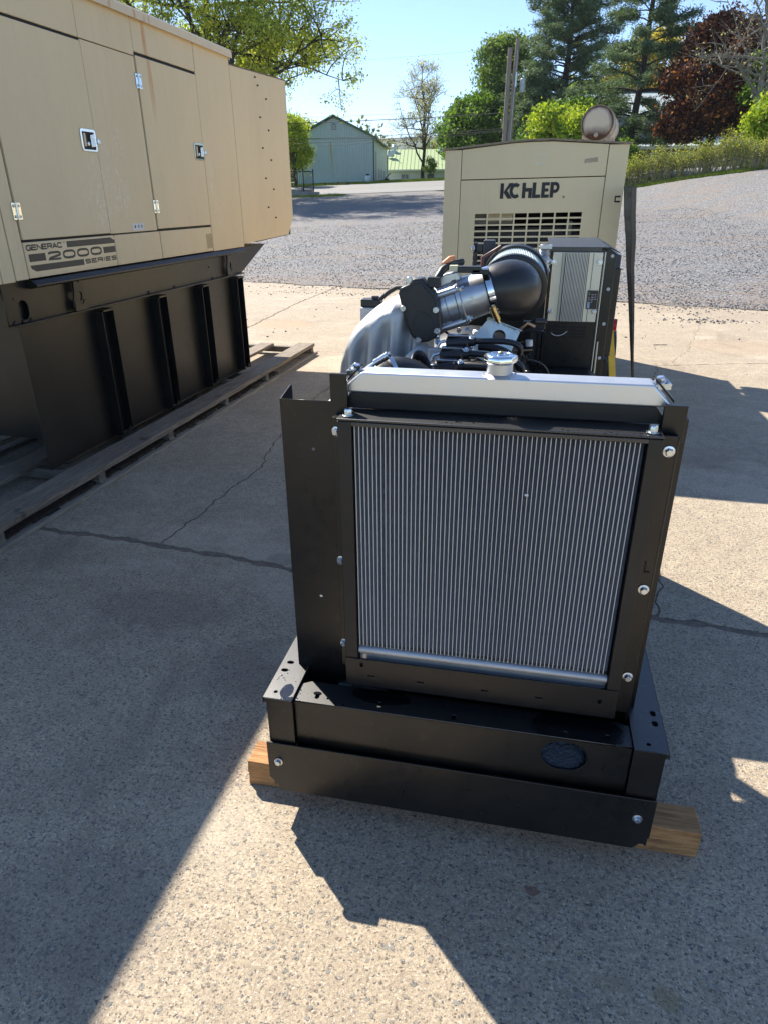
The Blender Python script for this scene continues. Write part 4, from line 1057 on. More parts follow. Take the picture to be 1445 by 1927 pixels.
# header band with its seams
for a, b, z_ in ((-1.60, .2, 2.44), (.2, 1.66, 2.44), (1.66, 2.228, 2.44), (2.228, 3.042, 2.464)): panel('header_panel', a, b, z_, 2.66)
panel('end_panel', 3.046, 3.650, 1.207, 2.66)
panel('middle_panel', 1.668, 2.222, 1.402, 2.439)
panel('corner_panel', .768, .866, 1.210, 2.436)
panel('side_panel', -1.60, -.86, 1.21, 2.436)
panel('side_panel', .67, .764, 1.205, 2.436)
for a, b in ((.87, 1.690), (1.694, 2.246), (2.25, 3.042)): panel('sill_panel', a, b, 1.212, 1.398)
panel('sill_panel', -.858, .668, 1.205, 1.398)
d0 = panel('door', -.855, .664, 1.405, 2.43, .004)
d1 = panel('door', .874, 1.664, 1.407, 2.428, .004)
d2 = panel('door', 2.232, 3.038, 1.410, 2.448, .004)

# far hood with bolts
hd = [(3.655, 1.232), (4.77, 1.262), (4.925, 1.42), (4.925, 2.652), (3.655, 2.60)]
ho_ = G('end_hood', MB().prism(hd, lambda a, b, d: (XS - d, a, b), 0, 1.83), M['beige'], bev=.003)
G('hood_top_seam', MB().prism([(3.655, 2.601), (4.925, 2.653), (4.925, 2.659), (3.655, 2.607)], lambda a, b, d: (XS + .004 - d, a, b), 0, .03), simple('weathered_bronze_edge', (.16, .12, .08), .6))
G('hood_bottom_trim', MB().prism([(3.95, 1.232), (4.77, 1.256), (4.77, 1.262), (3.95, 1.240)], lambda a, b, d: (XS - .01 - d, a, b), 0, .03), M['dark'])
for (y, z) in [(4.165, 2.594), (4.211, 2.536), (4.388, 2.45), (4.219, 2.289), (4.4, 2.198), (4.229, 2.042), (4.416, 1.95), (4.253, 1.79), (4.433, 1.697), (4.266, 1.538), (4.438, 1.444)]:
    G('hood_bolt', MB().hexbolt((XS, y, z - .012), (1, 0, 0), .0062, .012), M['darkgrey'], smooth=30)
# roof with overhanging lip in lengths
for a, b in ((-1.64, .9), (.904, 2.412), (2.418, 3.66)):
    G('roof_lip', MB().prism([(XS - .05, 2.662), (XS + .028, 2.645), (XS + .030, 2.642), (XS + .030, 2.688), (XS + .020, 2.700), (XS - .25, 2.718), (XS - .25, 2.70), (XS - .05, 2.69)], lambda q, z, d: (q, d, z), a, b), M['beige_roof'], bev=.002)
G('roof_panel', MB().box(-2.06, XS - .20, -1.64, 3.655, 2.66, 2.715), M['beige_roof'])
# recessed paddle latches
def latch(d, y, z, w, h):
    L = G('door_latch', plate(slot(y, z, w / 2, h / 2, 5, .016), [slot(y, z - .002, w / 2 - .015, h / 2 - .013, 5, .006)], .005, lambda a, b, t: (XS + .0045 + t, a, b)), M['chrome'], d, bev=.001)
    G('latch_pocket', MB().box(XS + .0042, XS + .0050, y - w / 2 + .012, y + w / 2 - .012, z - h / 2 + .012, z + h / 2 - .012), M['dark'], L)
    G('latch_paddle', MB().prism([(y + .012, z - h * .30), (y + w * .30, z - h * .26), (y + w * .30, z + h * .30), (y + .012, z + h * .24)], lambda a, b, t: (XS + .007 + t + (a - y) * .12, a, b), 0, .006), M['zinc'], L, bev=.001)
    G('latch_lip', MB().box(XS + .006, XS + .012, y - w * .33, y - w * .22, z - h * .28, z + h * .30), M['beige'], L)
    G('latch_screw', MB().lathe((XS + .006, y - w * .05, z - .018), (1, 0, 0), [(0, .012), (.004, .010), (.005, .004)], 14), M['zinc'], L, smooth=40)
    G('padlock_tab', MB().box(XS + .004, XS + .020, y + w / 2 + .004, y + w / 2 + .026, z - .014, z + .012), M['zinc'], L, bev=.003)
latch(d1, 1.590, 1.921, .145, .118)
latch(d2, 2.965, 1.933, .155, .118)
def hinge(d, y, z):
    H = G('hinge', MB().box(XS + .005, XS + .009, y + .004, y + .030, z - .042, z + .042).box(XS + .001, XS + .007, y - .030, y - .004, z - .042, z + .042), M['chrome'], d, bev=.003)
    G('hinge_pin', MB().tube([(XS + .010, y, z - .044), (XS + .010, y, z + .044)], .0055, 10), M['zinc'], H, smooth=60)
    for a in (-.018, .017):
        for b in (-.026, .026): G('hinge_screw', MB().lathe((XS + .009, y + a, z + b), (1, 0, 0), [(0, .0075), (.002, .006), (.0025, .003)], 12), M['galv'], H, smooth=40)
hinge(d1, .875, 1.549); hinge(d1, .875, 2.302); hinge(d2, 2.233, 2.302); hinge(d2, 2.240, 1.556)
# small sticker with three marks, ghost sticker
st = G('warning_sticker', MB().box(XS + .0001, XS + .0012, 1.922, 2.055, 1.413, 1.457), M['labelwhite'])
m = MB()
for y, r in ((1.95, .009), (1.99, .011), (2.028, .011)): m.lathe((XS + .0013, y, 1.437), (1, 0, 0), [(0, r), (.0003, r)], 14)
G('sticker_marks', m, simple('grey_print', (.22, .24, .28), .6), st)
G('sticker_mark', MB().prism([(1.943, 1.430), (1.950, 1.426), (1.958, 1.438), (1.950, 1.448), (1.944, 1.442)], lambda a, b, d: (XS + .0018 + d, a, b), 0, .0003), M['letter'], st)
G('faded_sticker', MB().box(XS + .0001, XS + .0010, 2.937, 3.042, 1.237, 1.345), M['stickerghost'])
# decal: stripes and lettering
dc = G('decal', MB().box(XS + .0001, XS + .0007, .885, 1.688, 1.236, 1.392), simple('decal_film', tuple(x * 1.03 for x in BE), .5, 0, .04))
FD = lambda a, b, d: (XS + .0011 + d, a, b)
m = MB()
m.prism([(1.222, 1.352), (1.690, 1.350), (1.690, 1.365), (1.652, 1.385), (1.222, 1.385)], FD, 0, .0004)
m.prism(rect(.894, 1.026, 1.297, 1.336), FD, 0, .0004)
m.prism(rect(1.560, 1.686, 1.297, 1.333), FD, 0, .0004)
m.prism([(.930, 1.246), (1.350, 1.246), (1.350, 1.279), (.892, 1.279), (.898, 1.262)], FD, 0, .0004)
G('decal_stripe', m, M['decal'], dc)
m = MB(); write(m, 'GENERAC', .886, 1.180, 1.353, 1.384, .0078, FD, .0006, .22)
m.lathe((XS + .0016, 1.200, 1.382), (1, 0, 0), [(0, .004), (.0003, .004)], 10)
G('lettering', m, M['decal'], dc)
m = MB(); write(m, '2000', 1.045, 1.540, 1.292, 1.340, .0125, FD, .0006, .30); G('lettering', m, M['decal'], dc)
m = MB(); write(m, 'SERIES', 1.362, 1.684, 1.250, 1.277, .0072, FD, .0006, .28); G('lettering', m, M['decal'], dc)

# base rail
bk = M['base_black']
rl = G('base_rail', plate([(.69, .985), (3.62, .985), (4.22, 1.204), (.69, 1.204)], [slot(.82, 1.055, .040, .052, 8), circ(3.0, 1.09, .009, 10), circ(.76, 1.12, .005, 8)], .008, lambda a, b, d: (XS - .050 + d, a, b)), bk)
G('rail_top_flange', MB().prism([(XS - .045, 1.205), (XS - .002, 1.205), (XS + .026, 1.180), (XS + .026, 1.170), (XS - .010, 1.160), (XS - .040, 1.160)], lambda q, z, d: (q, d, z), .88, 3.62), bk, bev=.003)
G('rail_bottom_flange', MB().box(XS - .10, XS - .012, .70, 3.62, .980, .990), bk, bev=.002)
G('rail_back', MB().box(-2.0, XS - .07, .74, 3.55, .99, 1.20), M['base_black'])
G('rail_cross_member', MB().box(-2.0, XS - .052, .692, .70, .99, 1.20), bk)
G('rail_gusset', MB().prism([(3.60, 1.0), (4.20, 1.204), (3.60, 1.204)], lambda a, b, d: (XS - .07 - d, a, b), 0, 1.75), bk)
for y in (1.255, 3.325):
    t_ = -.028 if y < 2 else -.045
    o1 = [(y - .038, 1.195), (y + .045, 1.195), (y + .045, 1.10), (y + .028, 1.0), (y - .058, 1.0), (y - .058, 1.03), (y - .038, 1.10)]
    B = G('lifting_bracket', plate(o1, [circ(y + .006, 1.16, .007, 10), slot(y + .008, 1.075, .020, .026, 7)], .012, lambda a, b, d: (XS - .010 + d + (1.2 - b) * -.06, a, b)), bk)
    G('bracket_hook', MB().box(XS - .022, XS - .002, y - .05, y + .05, 1.188, 1.200), bk, B, bev=.002)
    G('bracket_web', MB().prism([(y - .052, .995), (y + .062, .995), (y + .062, 1.05), (y + .04, 1.055), (y + .03, 1.03), (y - .01, 1.03), (y - .03, 1.055), (y - .052, 1.05)], lambda a, b, d: (XS - .012 + d, a, b), 0, .008), bk, B)
m = MB()
for y in (.735, .80, .86, 2.06, 2.42, 3.05): m.hexbolt((XS - .04, y, .992), (0, 0, 1), .010, .014)
G('rail_bolt', m, bk)
# tank stand: side skirt, ribs, near leg, far leg
XT = XS - .060
G('tank_side', MB().box(XT - .006, XT, .772, 3.53, .128, .976), bk, bev=.001)
G('tank_end', MB().box(-1.95, XT - .008, 1.25, 1.256, .135, .96), bk)
G('tank_end_trim', MB().box(-2.0, XT - .002, .772, .780, .925, .975), bk)
G('tank_top', MB().box(-2.0, XT - .008, .785, 3.5, .965, .977), bk)
G('tank_inner', MB().box(-1.95, -.98, 1.9, 3.45, .30, .96), bk)
G('tank_bottom_rail', MB().box(XT - .05, XT + .012, .90, 3.50, .120, .132), bk, bev=.002)
G('tank_rear_post', MB().box(-2.0, -1.9, .80, .90, .13, .96).box(-2.0, -1.9, 3.4, 3.5, .13, .96), bk)
G('far_end', MB().box(-2.0, XT - .01, 3.49, 3.50, .13, .96), bk)
for y in (1.485, 2.150, 2.815, 3.475):
    rb = G('rib', MB().prism([(y - .062, XT), (y - .062, XT + .070), (y - .056, XT + .070), (y - .056, XT + .012), (y + .056, XT + .012), (y + .056, XT + .070), (y + .062, XT + .070), (y + .062, XT)][::-1], lambda a, q, d: (q, a, d), .14, .955), bk, bev=.0012)
    for z in (.90, .52, .20): G('rib_weld', MB().box(XT + .001, XT + .008, y - .080, y - .066, z - .035, z + .035), bk, rb)
    G('rib_foot', MB().prism([(y - .02, .15), (y + .055, .15), (y + .03, .19)], lambda a, b, d: (XT + .066 + d, a, b), 0, .006), bk, rb)
    G('rib_cap', MB().box(XT + .0, XT + .074, y - .05, y + .065, .956, .968), bk, rb)

# ---- pallet under it
pa = thing('pallet', 'long weathered grey timber pallet under the big beige generator enclosure', 'pallet', (-2.50, 2.491, 0), TH)
def board(x0, x1, y0, y1, z0, z1, name='board', seed=0, mat=None):
    r = random.Random(seed); n = max(2, int((y1 - y0) / .12)); vs = []
    for i in range(n + 1):
        y = y0 + (y1 - y0) * i / n
        for (x, z) in ((x0, z0), (x1, z0), (x1 - .003, z1), (x0, z1)):
            vs.append((x + r.uniform(-.003, .003) * (1 if x > x0 else .3), y, z + r.uniform(-.0015, .0012)))
    fs = [(i * 4 + j, (i + 1) * 4 + j, (i + 1) * 4 + (j + 1) % 4, i * 4 + (j + 1) % 4) for i in range(n) for j in range(4)]
    fs += [(0, 1, 2, 3), (n * 4 + 3, n * 4 + 2, n * 4 + 1, n * 4)]
    return obj(name, MB().add(vs, fs), mat or M['woodgrey'], pa, bev=.003)
board(-.190, -.006, -1.4, 4.86, .088, .122, 'board', 1)
board(-.62, -.46, -1.4, 4.78, .088, .120, 'board', 2)
board(-1.15, -.98, -1.4, 4.8, .088, .120, 'board', 3)
board(-1.70, -1.55, -1.4, 4.8, .088, .120, 'board', 4)
board(-2.10, -1.95, -1.4, 4.8, .088, .120, 'board', 5)
board(-.125, .016, -1.4, 4.90, .001, .024, 'bottom_board', 6, M['woodlight'])
m = MB(); r = random.Random(4)
for i in range(52):
    y = -1.4 + i * .1; m.prism([(-.30, .0245), (-.022 + r.uniform(-.02, .01), .0245), (-.035 + r.uniform(-.02, .01), .034 + r.uniform(0, .01)), (-.30, .05)], lambda a, b, d: (a, y + d, b), 0, .0995)
stuff(obj('dirt_shade_strip', m, M['dirt_shade'], pa))  # piled dirt, coloured dark to paint the shade beneath the top board
board(-1.2, -1.06, -1.4, 4.8, .001, .022, 'bottom_board', 7)
board(-2.1, -1.96, -1.4, 4.8, .001, .022, 'bottom_board', 8)
for i, y in enumerate((-1.3, -.6, .05, .90, 1.72, 2.63, 3.50, 4.80)):
    r = random.Random(i)
    obj('stringer', MB().prism([(-2.1, .025), (-.004, .025), (-.014, .05), (-.010, .087), (-2.1, .087)], lambda a, b, d: (a, y + d, b), -.032, .032), wood('stringer_timber_%d' % i, [(.07, .06, .05), (.17, .15, .12), (.27, .24, .19)], 0, 11) if i == 0 else bpy.data.materials['stringer_timber_0'], pa, bev=.004)
rng2 = np.random.default_rng(11)
P = []; Rr_ = []
for yc, n in ((3.2, 26), (2.95, 36), (2.45, 34), (2.35, 18), (4.0, 10), (1.4, 6)):
    for _ in range(n):
        P.append((rng2.uniform(-.12, -.015), yc + rng2.normal() * .12, .025 + rng2.uniform(0, .012))); Rr_.append(rng2.uniform(.005, .012))
th = TH; ct, s_ = math.cos(th), math.sin(th)
P = np.array(P); P2 = P.copy(); P2[:, 0] = -2.50 + P[:, 0] * ct - P[:, 1] * s_; P2[:, 1] = 2.491 + P[:, 0] * s_ + P[:, 1] * ct
V, F = octas(P2, Rr_, rng2); me = npmesh('pallet_gravel', V, F); finish(me, M['stone'], None)
o = bpy.data.objects.new('pallet_gravel', me); C.objects.link(o); stuff(o); tag(o, 'small gravel lying on the lower board of the long pallet', 'gravel')

# ============================================================ TAN GENERATOR BEHIND (front with grille)
KL = Vector((-.06, 5.2, 0))
kg = thing('tan_generator', 'tan generator enclosure with slotted grille and black lettering, behind the radiator', 'generator', tuple(KL))
KR = math.radians(.85)
def K(name, mb, mat, parent=None, **kw):
    """built in its own frame (x from its middle, y from its face), with the lean of the trailer"""
    me = mb if isinstance(mb, bpy.types.Mesh) else mb.mesh(name)
    for v in me.vertices:
        x, z = v.co.x, v.co.z; v.co.x = x * math.cos(KR) + (z - 1.5) * math.sin(KR) * .6; v.co.z = z + x * math.sin(KR)
    return obj(name, me, mat, parent or kg, **kw)
FK = lambda a, b, d: (a, d, b)
bp = M['beige_k']
K('left_post', MB().box(-.603, -.490, -.002, .06, .42, 1.902), bp, bev=.003)
K('right_post', MB().box(.478, .604, -.002, .06, .42, 1.902), bp, bev=.003)
K('upper_panel', MB().prism([(-.486, 1.720), (.474, 1.720), (.474, 1.905), (.12, 1.933), (-.02, 1.935), (-.16, 1.930), (-.486, 1.903)], FK, .0, .03), bp, bev=.002)
hl = []
for r_ in range(13):
    for c_ in range(8):
        a0 = -.377 + c_ * .0925; b1 = 1.500 - r_ * .0395
        hl.append(rect(a0, a0 + .0815, b1 - .0285, b1))
K('grille_panel', plate(rect(-.486, .474, .45, 1.714), hl, .004, lambda a, b, d: (a, .002 + d, b)), bp)
rc = K('inner_radiator', MB().box(-.42, .42, .22, .26, .6, 1.40), M['coredark'])
m = MB()
for i in range(40): m.box(-.41 + i * .0205, -.407 + i * .0205, .205, .22, .62, 1.40)
K('inner_fins', m, M['black'], rc)
K('inner_frame', MB().box(-.42, -.12, .16, .2, 1.43, 1.56).box(.26, .30, .12, .14, 1.34, 1.44), simple('inner_grey_part', (.25, .25, .23), .6))
K('inner_brace', MB().box(-.30, -.12, .10, .12, 1.45, 1.60), bp)
K('inner_wall', MB().box(-.56, .56, .6, .62, .45, 1.9), M['dark'])
K('side_wall', MB().box(.590, .602, .062, 2.95, .42, 1.895), bp)
K('side_wall', MB().box(-.601, -.590, .062, 2.95, .42, 1.895), bp)
K('rear_wall', MB().box(-.60, .60, 2.95, 2.96, .42, 1.9), bp)
K('trailer_frame', MB().box(-.55, .55, .05, 2.9, .26, .41), M['base_black'])
for x in (-.62, .62):
    for y in (.9, 2.2):
        w = K('wheel', MB().lathe((x, y, .30), (1 if x > 0 else -1, 0, 0), [(-.02, .15), (-.02, .28), (.02, .30), (.13, .30), (.17, .28), (.17, .17), (.12, .15)], 32), M['rubber'], smooth=40)
# roof
m = MB(); top = [(-.618, 1.899), (-.16, 1.934), (-.02, 1.940), (.12, 1.938), (.618, 1.899)]
m.prism(top + [(b[0], b[1] + .012) for b in top[::-1]], FK, -.012, 2.98)
K('roof', m, simple('rust_edged_tan_roof', (.22, .18, .12), .6, 0, .3, 30), bev=.001)
m = MB()
for x in (-.42, -.16, .03, .11, .30, .44): m.lathe((x, .01, 1.951 - abs(x - .05) * .07), (0, 0, 1), [(0, .008), (.006, .006)], 8)
K('roof_screws', m, simple('rusty_screw', (.2, .08, .04), .7))
# muffler
mc = Vector((.523, 2.15, 2.212)); ma = Vector((.16, 1, 0)).normalized()
mo = thing('muffler', '', ''); del mo['label']; del mo['category']; mo.parent = kg
mo.location = mc; mo.rotation_euler = (0, 0, math.atan2(-ma.x, ma.y))
o = obj('muffler_end', MB().lathe((0, 0, 0), (0, -1, 0), [(0, .139), (.006, .135), (.012, .115), (.008, .06), (.004, .0)], 40), M['muffler'], mo, smooth=50)
obj('muffler_shell', MB().lathe((0, .001, 0), (0, 1, 0), [(.004, .14), (-.006, .147), (.010, .147), (.012, .139), (.70, .139), (.702, .147), (.716, .147), (.72, .06)], 44), M['mufflerside'], mo, smooth=40)
obj('drain_boss', MB().lathe((0, -.010, -.095), (0, -1, 0), [(0, .020), (.008, .020), (.016, .014), (.017, .008)], 20), M['mufflerside'], mo, smooth=40)
for y in (.04, .50): obj('muffler_saddle', MB().box(-.13, .13, y, y + .05, -.25, -.09), M['mufflerside'], mo)
obj('muffler_strap', MB().lathe((0, .20, 0), (0, 1, 0), [(0, .139), (0, .153), (.03, .153), (.03, .139)], 40), M['mufflerside'], mo)
# lettering: the worn name with its missing pieces
m = MB(); h0, h1 = 1.594, 1.690; H = h1 - h0; FL = lambda a, b, d: (a, -.0008 - d, b)
xL = -.212
def seg(pts, h=.0004): m.prism(pts, lambda a, b, d: (a, -.0006 - d, b), 0, h)
def poly(pts): seg([(xL + a * H, h0 + b * H) for a, b in pts])
poly([(0, 0), (.24, 0), (.24, 1), (0, 1)]); poly([(.24, .42), (.62, 1), (.92, 1), (.50, .52), (.86, 0), (.54, 0), (.245, .40)])
cx = 1.08
ring_o = [(cx + .42 * math.cos(math.radians(t)), .5 + .5 * math.sin(math.radians(t))) for t in range(48, 313, 12)]
ring_i = [(cx + .20 * math.cos(math.radians(t)), .5 + .26 * math.sin(math.radians(t))) for t in range(48, 313, 12)]
for i in range(len(ring_o) - 1): poly([ring_i[i], ring_i[i + 1], ring_o[i + 1], ring_o[i]])
poly([(1.55, 0), (1.79, 0), (1.79, 1), (1.55, 1)]); poly([(1.792, .42), (2.24, .42), (2.24, .66), (1.792, .66)]); poly([(2.0, 0), (2.24, 0), (2.24, .418), (2.0, .418)])
poly([(2.27, 0), (2.84, 0), (2.84, .22), (2.51, .22), (2.51, 1), (2.27, 1)])
poly([(2.90, 0), (3.44, 0), (3.44, .21), (3.14, .21), (3.14, .40), (3.38, .40), (3.38, .60), (3.14, .60), (3.14, .79), (3.44, .79), (3.44, 1), (2.90, 1)])
poly([(3.50, 0), (3.74, 0), (3.74, 1), (3.50, 1)])
for i in range(8):
    t0, t1 = math.radians(-90 + 22.5 * i), math.radians(-67.5 + 22.5 * i)
    o0, o1 = (3.86 + .28 * math.cos(t0), .65 + .35 * math.sin(t0)), (3.86 + .28 * math.cos(t1), .65 + .35 * math.sin(t1))
    i0, i1 = (3.84 + .10 * math.cos(t0), .65 + .14 * math.sin(t0)), (3.84 + .10 * math.cos(t1), .65 + .14 * math.sin(t1))
    poly([i0, o0, o1, i1])
poly([(3.742, .79), (3.86, .79), (3.86, 1), (3.742, 1)]); poly([(3.742, .30), (3.86, .30), (3.86, .51), (3.742, .51)])
K('lettering', m, M['letter'])
K('registered_dot', MB().lathe((.218, -.0005, 1.597), (0, -1, 0), [(0, .008), (.0004, .008)], 14), simple('faded_dot', (.30, .25, .17), .6))
m = MB()
for (a, b, c_, d) in ((.0, .012, .045, .056), (-.004, .048, .03, .008), (.0, .062, .018, .010), (.040, .055, .020, .008), (.052, .030, .008, .026), (.002, .0, .010, .022), (.018, .003, .034, .008), (.020, .030, .014, .007)):
    pass
for (x0_, x1_, z0_, z1_) in ((0, .009, .046, .062), (.006, .030, .054, .060), (.040, .058, .056, .062), (.052, .058, .040, .058), (0, .012, .0, .017), (.016, .046, .004, .010), (.040, .058, .002, .010), (.018, .028, .026, .031)):
    m.prism([(x0_ + .015, 1.800 + z0_), (x1_ + .015, 1.801 + z0_), (x1_ + .014, 1.800 + z1_), (x0_ + .016, 1.7985 + z1_)], lambda a, b, d: (a, -.0005 - d, b), 0, .0004)
K('torn_sticker', m, M['whiteghost'])
K('faded_sticker', MB().prism([(.33, 1.798), (.415, 1.804), (.413, 1.832), (.33, 1.822)], lambda a, b, d: (a, -.0005 - d, b), 0, .0004), simple('faint_sticker_stain', (.40, .34, .23), .6, 0, .2, 50))

# tall dark panel standing edge-on beside it
P = [(1.66, .522, .600, .10), (1.50, .545, .618, .10), (1.344, .577, .642, .10), (1.178, .604, .655, .09), (1.0, .640, .682, .07), (.834, .670, .705, .06), (.6, .712, .735, .05), (.424, .743, .761, .04), (.20, .780, .795, .04), (.0, .810, .825, .04)]
bl2 = thing('leaning_door_panel', 'tall narrow black sheet panel leaning upright beside the tan generator', 'panel', (.82, 5.0, 0))
vs = []
for z, a, b, t in P:
    vs += [(a - .82, 0, z), (b - .82, -.004, z), (b - .82 + .004, t, z), (a - .82 + .012, t, z)]
n = len(P); fs = [(i * 4 + j, i * 4 + (j + 1) % 4, i * 4 + 4 + (j + 1) % 4, i * 4 + 4 + j) for i in range(n - 1) for j in range(4)] + [(3, 2, 1, 0), (4 * n - 4, 4 * n - 3, 4 * n - 2, 4 * n - 1)]
obj('panel_sheet', MB().add(vs, fs), simple('glossy_black_sheet', (.018, .018, .020), .22, 0, .2, 9, .5, .01, 7), bl2, bev=.004, smooth=30)
vs = []
for z, a, b, t in P[:-1]:
    w = (b - a) * .38
    vs += [(b - w - .82, -.006, z - .005), (b - .82 + .001, -.008, z - .005), (b - .82 + .001, -.0045, z - .005), (b - w - .82, -.0025, z - .005)]
n = len(P) - 1; fs = [(i * 4 + j, i * 4 + (j + 1) % 4, i * 4 + 4 + (j + 1) % 4, i * 4 + 4 + j) for i in range(n - 1) for j in range(4)] + [(3, 2, 1, 0), (4 * n - 4, 4 * n - 3, 4 * n - 2, 4 * n - 1)]
obj('panel_highlight_strip', MB().add(vs, fs), simple('brownish_highlight', (.075, .060, .052), .35, 0, .3, 12), bl2)  # brownish highlights on the sheet, put in as a coloured strip
m = MB()
for i in range(7):
    z = 1.17 - i * .022; x = .612 + i * .006 - .82
    m.tube([(x, -.006, z), (x + .014, -.010, z - .035), (x + .022, -.006, z - .085)], .0022, 5)
stuff(obj('panel_wrinkles', m, simple('glossy_black_film', (.05, .05, .055), .15), bl2, smooth=60))
obj('panel_hinge', MB().tube([(.51 - .82, .03, 1.60), (.485 - .82, .06, 1.60), (.485 - .82, .06, 1.57), (.51 - .82, .03, 1.57)], .006, 7), M['black'], bl2)
# twig on the concrete

# ============================================================ BACKGROUND
def leafmat(name, cols, trans=.5):
    cols = [(p_, tuple(min(.9, c_ * 1.65) for c_ in q_)) for p_, q_ in cols]
    k = NB(name); isl = k.n('ShaderNodeNewGeometry').outputs['Random Per Island']
    c = k.ramp(isl, cols); k.set(c, .55, 0, None, .25)
    tr = k.n('ShaderNodeBsdfTranslucent'); 
    c2 = k.mix(1.0, c, (1.0, 1.0, .55), 'MULTIPLY'); k.l(c2, tr.inputs[0])
    mx = k.n('ShaderNodeMixShader'); mx.inputs[0].default_value = trans
    k.l(k.b.outputs[0], mx.inputs[1]); k.l(tr.outputs[0], mx.inputs[2]); k.l(mx.outputs[0], k.out.inputs[0])
    return k.m
M['leaf_spring'] = leafmat('spring_green_leaves', [(0, (.13, .17, .02)), (.5, (.24, .28, .035)), (.85, (.36, .38, .06)), (1, (.44, .42, .10))], .6)
M['leaf_green'] = leafmat('fresh_green_leaves', [(0, (.04, .085, .014)), (.6, (.085, .155, .026)), (1, (.16, .22, .04))])
M['leaf_mid'] = leafmat('mid_green_leaves', [(0, (.06, .10, .025)), (.6, (.11, .17, .04)), (1, (.17, .22, .06))])
M['leaf_lime'] = leafmat('lime_maple_leaves', [(0, (.12, .19, .015)), (.6, (.22, .29, .025)), (1, (.36, .37, .05))])
M['leaf_gold'] = leafmat('golden_spring_leaves', [(0, (.22, .17, .03)), (.6, (.33, .26, .05)), (1, (.38, .36, .09))])
M['leaf_red'] = leafmat('copper_red_leaves', [(0, (.03, .016, .02)), (.45, (.075, .028, .028)), (.75, (.20, .07, .035)), (1, (.42, .17, .06))], .5)
M['needle'] = leafmat('blue_green_pine_needles', [(0, (.05, .08, .045)), (.6, (.085, .125, .07)), (1, (.14, .18, .105))], .35)
M['leaf_bud'] = leafmat('pale_buff_buds', [(0, (.22, .20, .10)), (.6, (.34, .31, .17)), (1, (.46, .42, .26))], .4)
M['leaf_hedge'] = leafmat('small_hedge_leaves', [(0, (.10, .13, .02)), (.6, (.24, .27, .04)), (1, (.42, .38, .09))], .4)
M['bark'] = simple('dark_bark', (.045, .037, .032), .9, 0, .35, 8, .6, .02, 25)
M['bark_pale'] = simple('pale_grey_bark', (.19, .17, .15), .9, 0, .3, 8, .5, .02, 25)
M['stem'] = simple('hedge_stem_bark', (.26, .23, .13), .85, 0, .3, 8)

def quads(P, size, rng, flat=0.0, elong=1.0):
    n = len(P); d = rng.normal(size=(n, 3)); d /= np.linalg.norm(d, axis=1)[:, None]
    a = rng.normal(size=(n, 3)); a -= (a * d).sum(1)[:, None] * d; a /= np.linalg.norm(a, axis=1)[:, None]
    b = np.cross(d, a); s = (size * rng.uniform(.6, 1.35, n))[:, None]
    a = a * s * elong; b = b * s * .62
    V = np.stack([P - a, P - b * .9 , P + a, P + b * .9], 1)
    return V.reshape(-1, 3), np.arange(n * 4).reshape(n, 4)
def limb(a, b, rnd_, bend=.15, n=7, droop=0.):
    a = Vector(a); b = Vector(b); L = (b - a).length; mid = (a + b) / 2 + Vector((rnd_.uniform(-1, 1), rnd_.uniform(-1, 1), rnd_.uniform(-.2, .9))) * L * bend
    out = []
    for i in range(n + 1):
        t = i / n; p = a * (1 - t) ** 2 + mid * 2 * t * (1 - t) + b * t * t
        if 0 < i < n: p = p + Vector((rnd_.uniform(-1, 1), rnd_.uniform(-1, 1), rnd_.uniform(-1, 1))) * L * .018
        p.z -= droop * t * t * L; out.append(p)
    return out
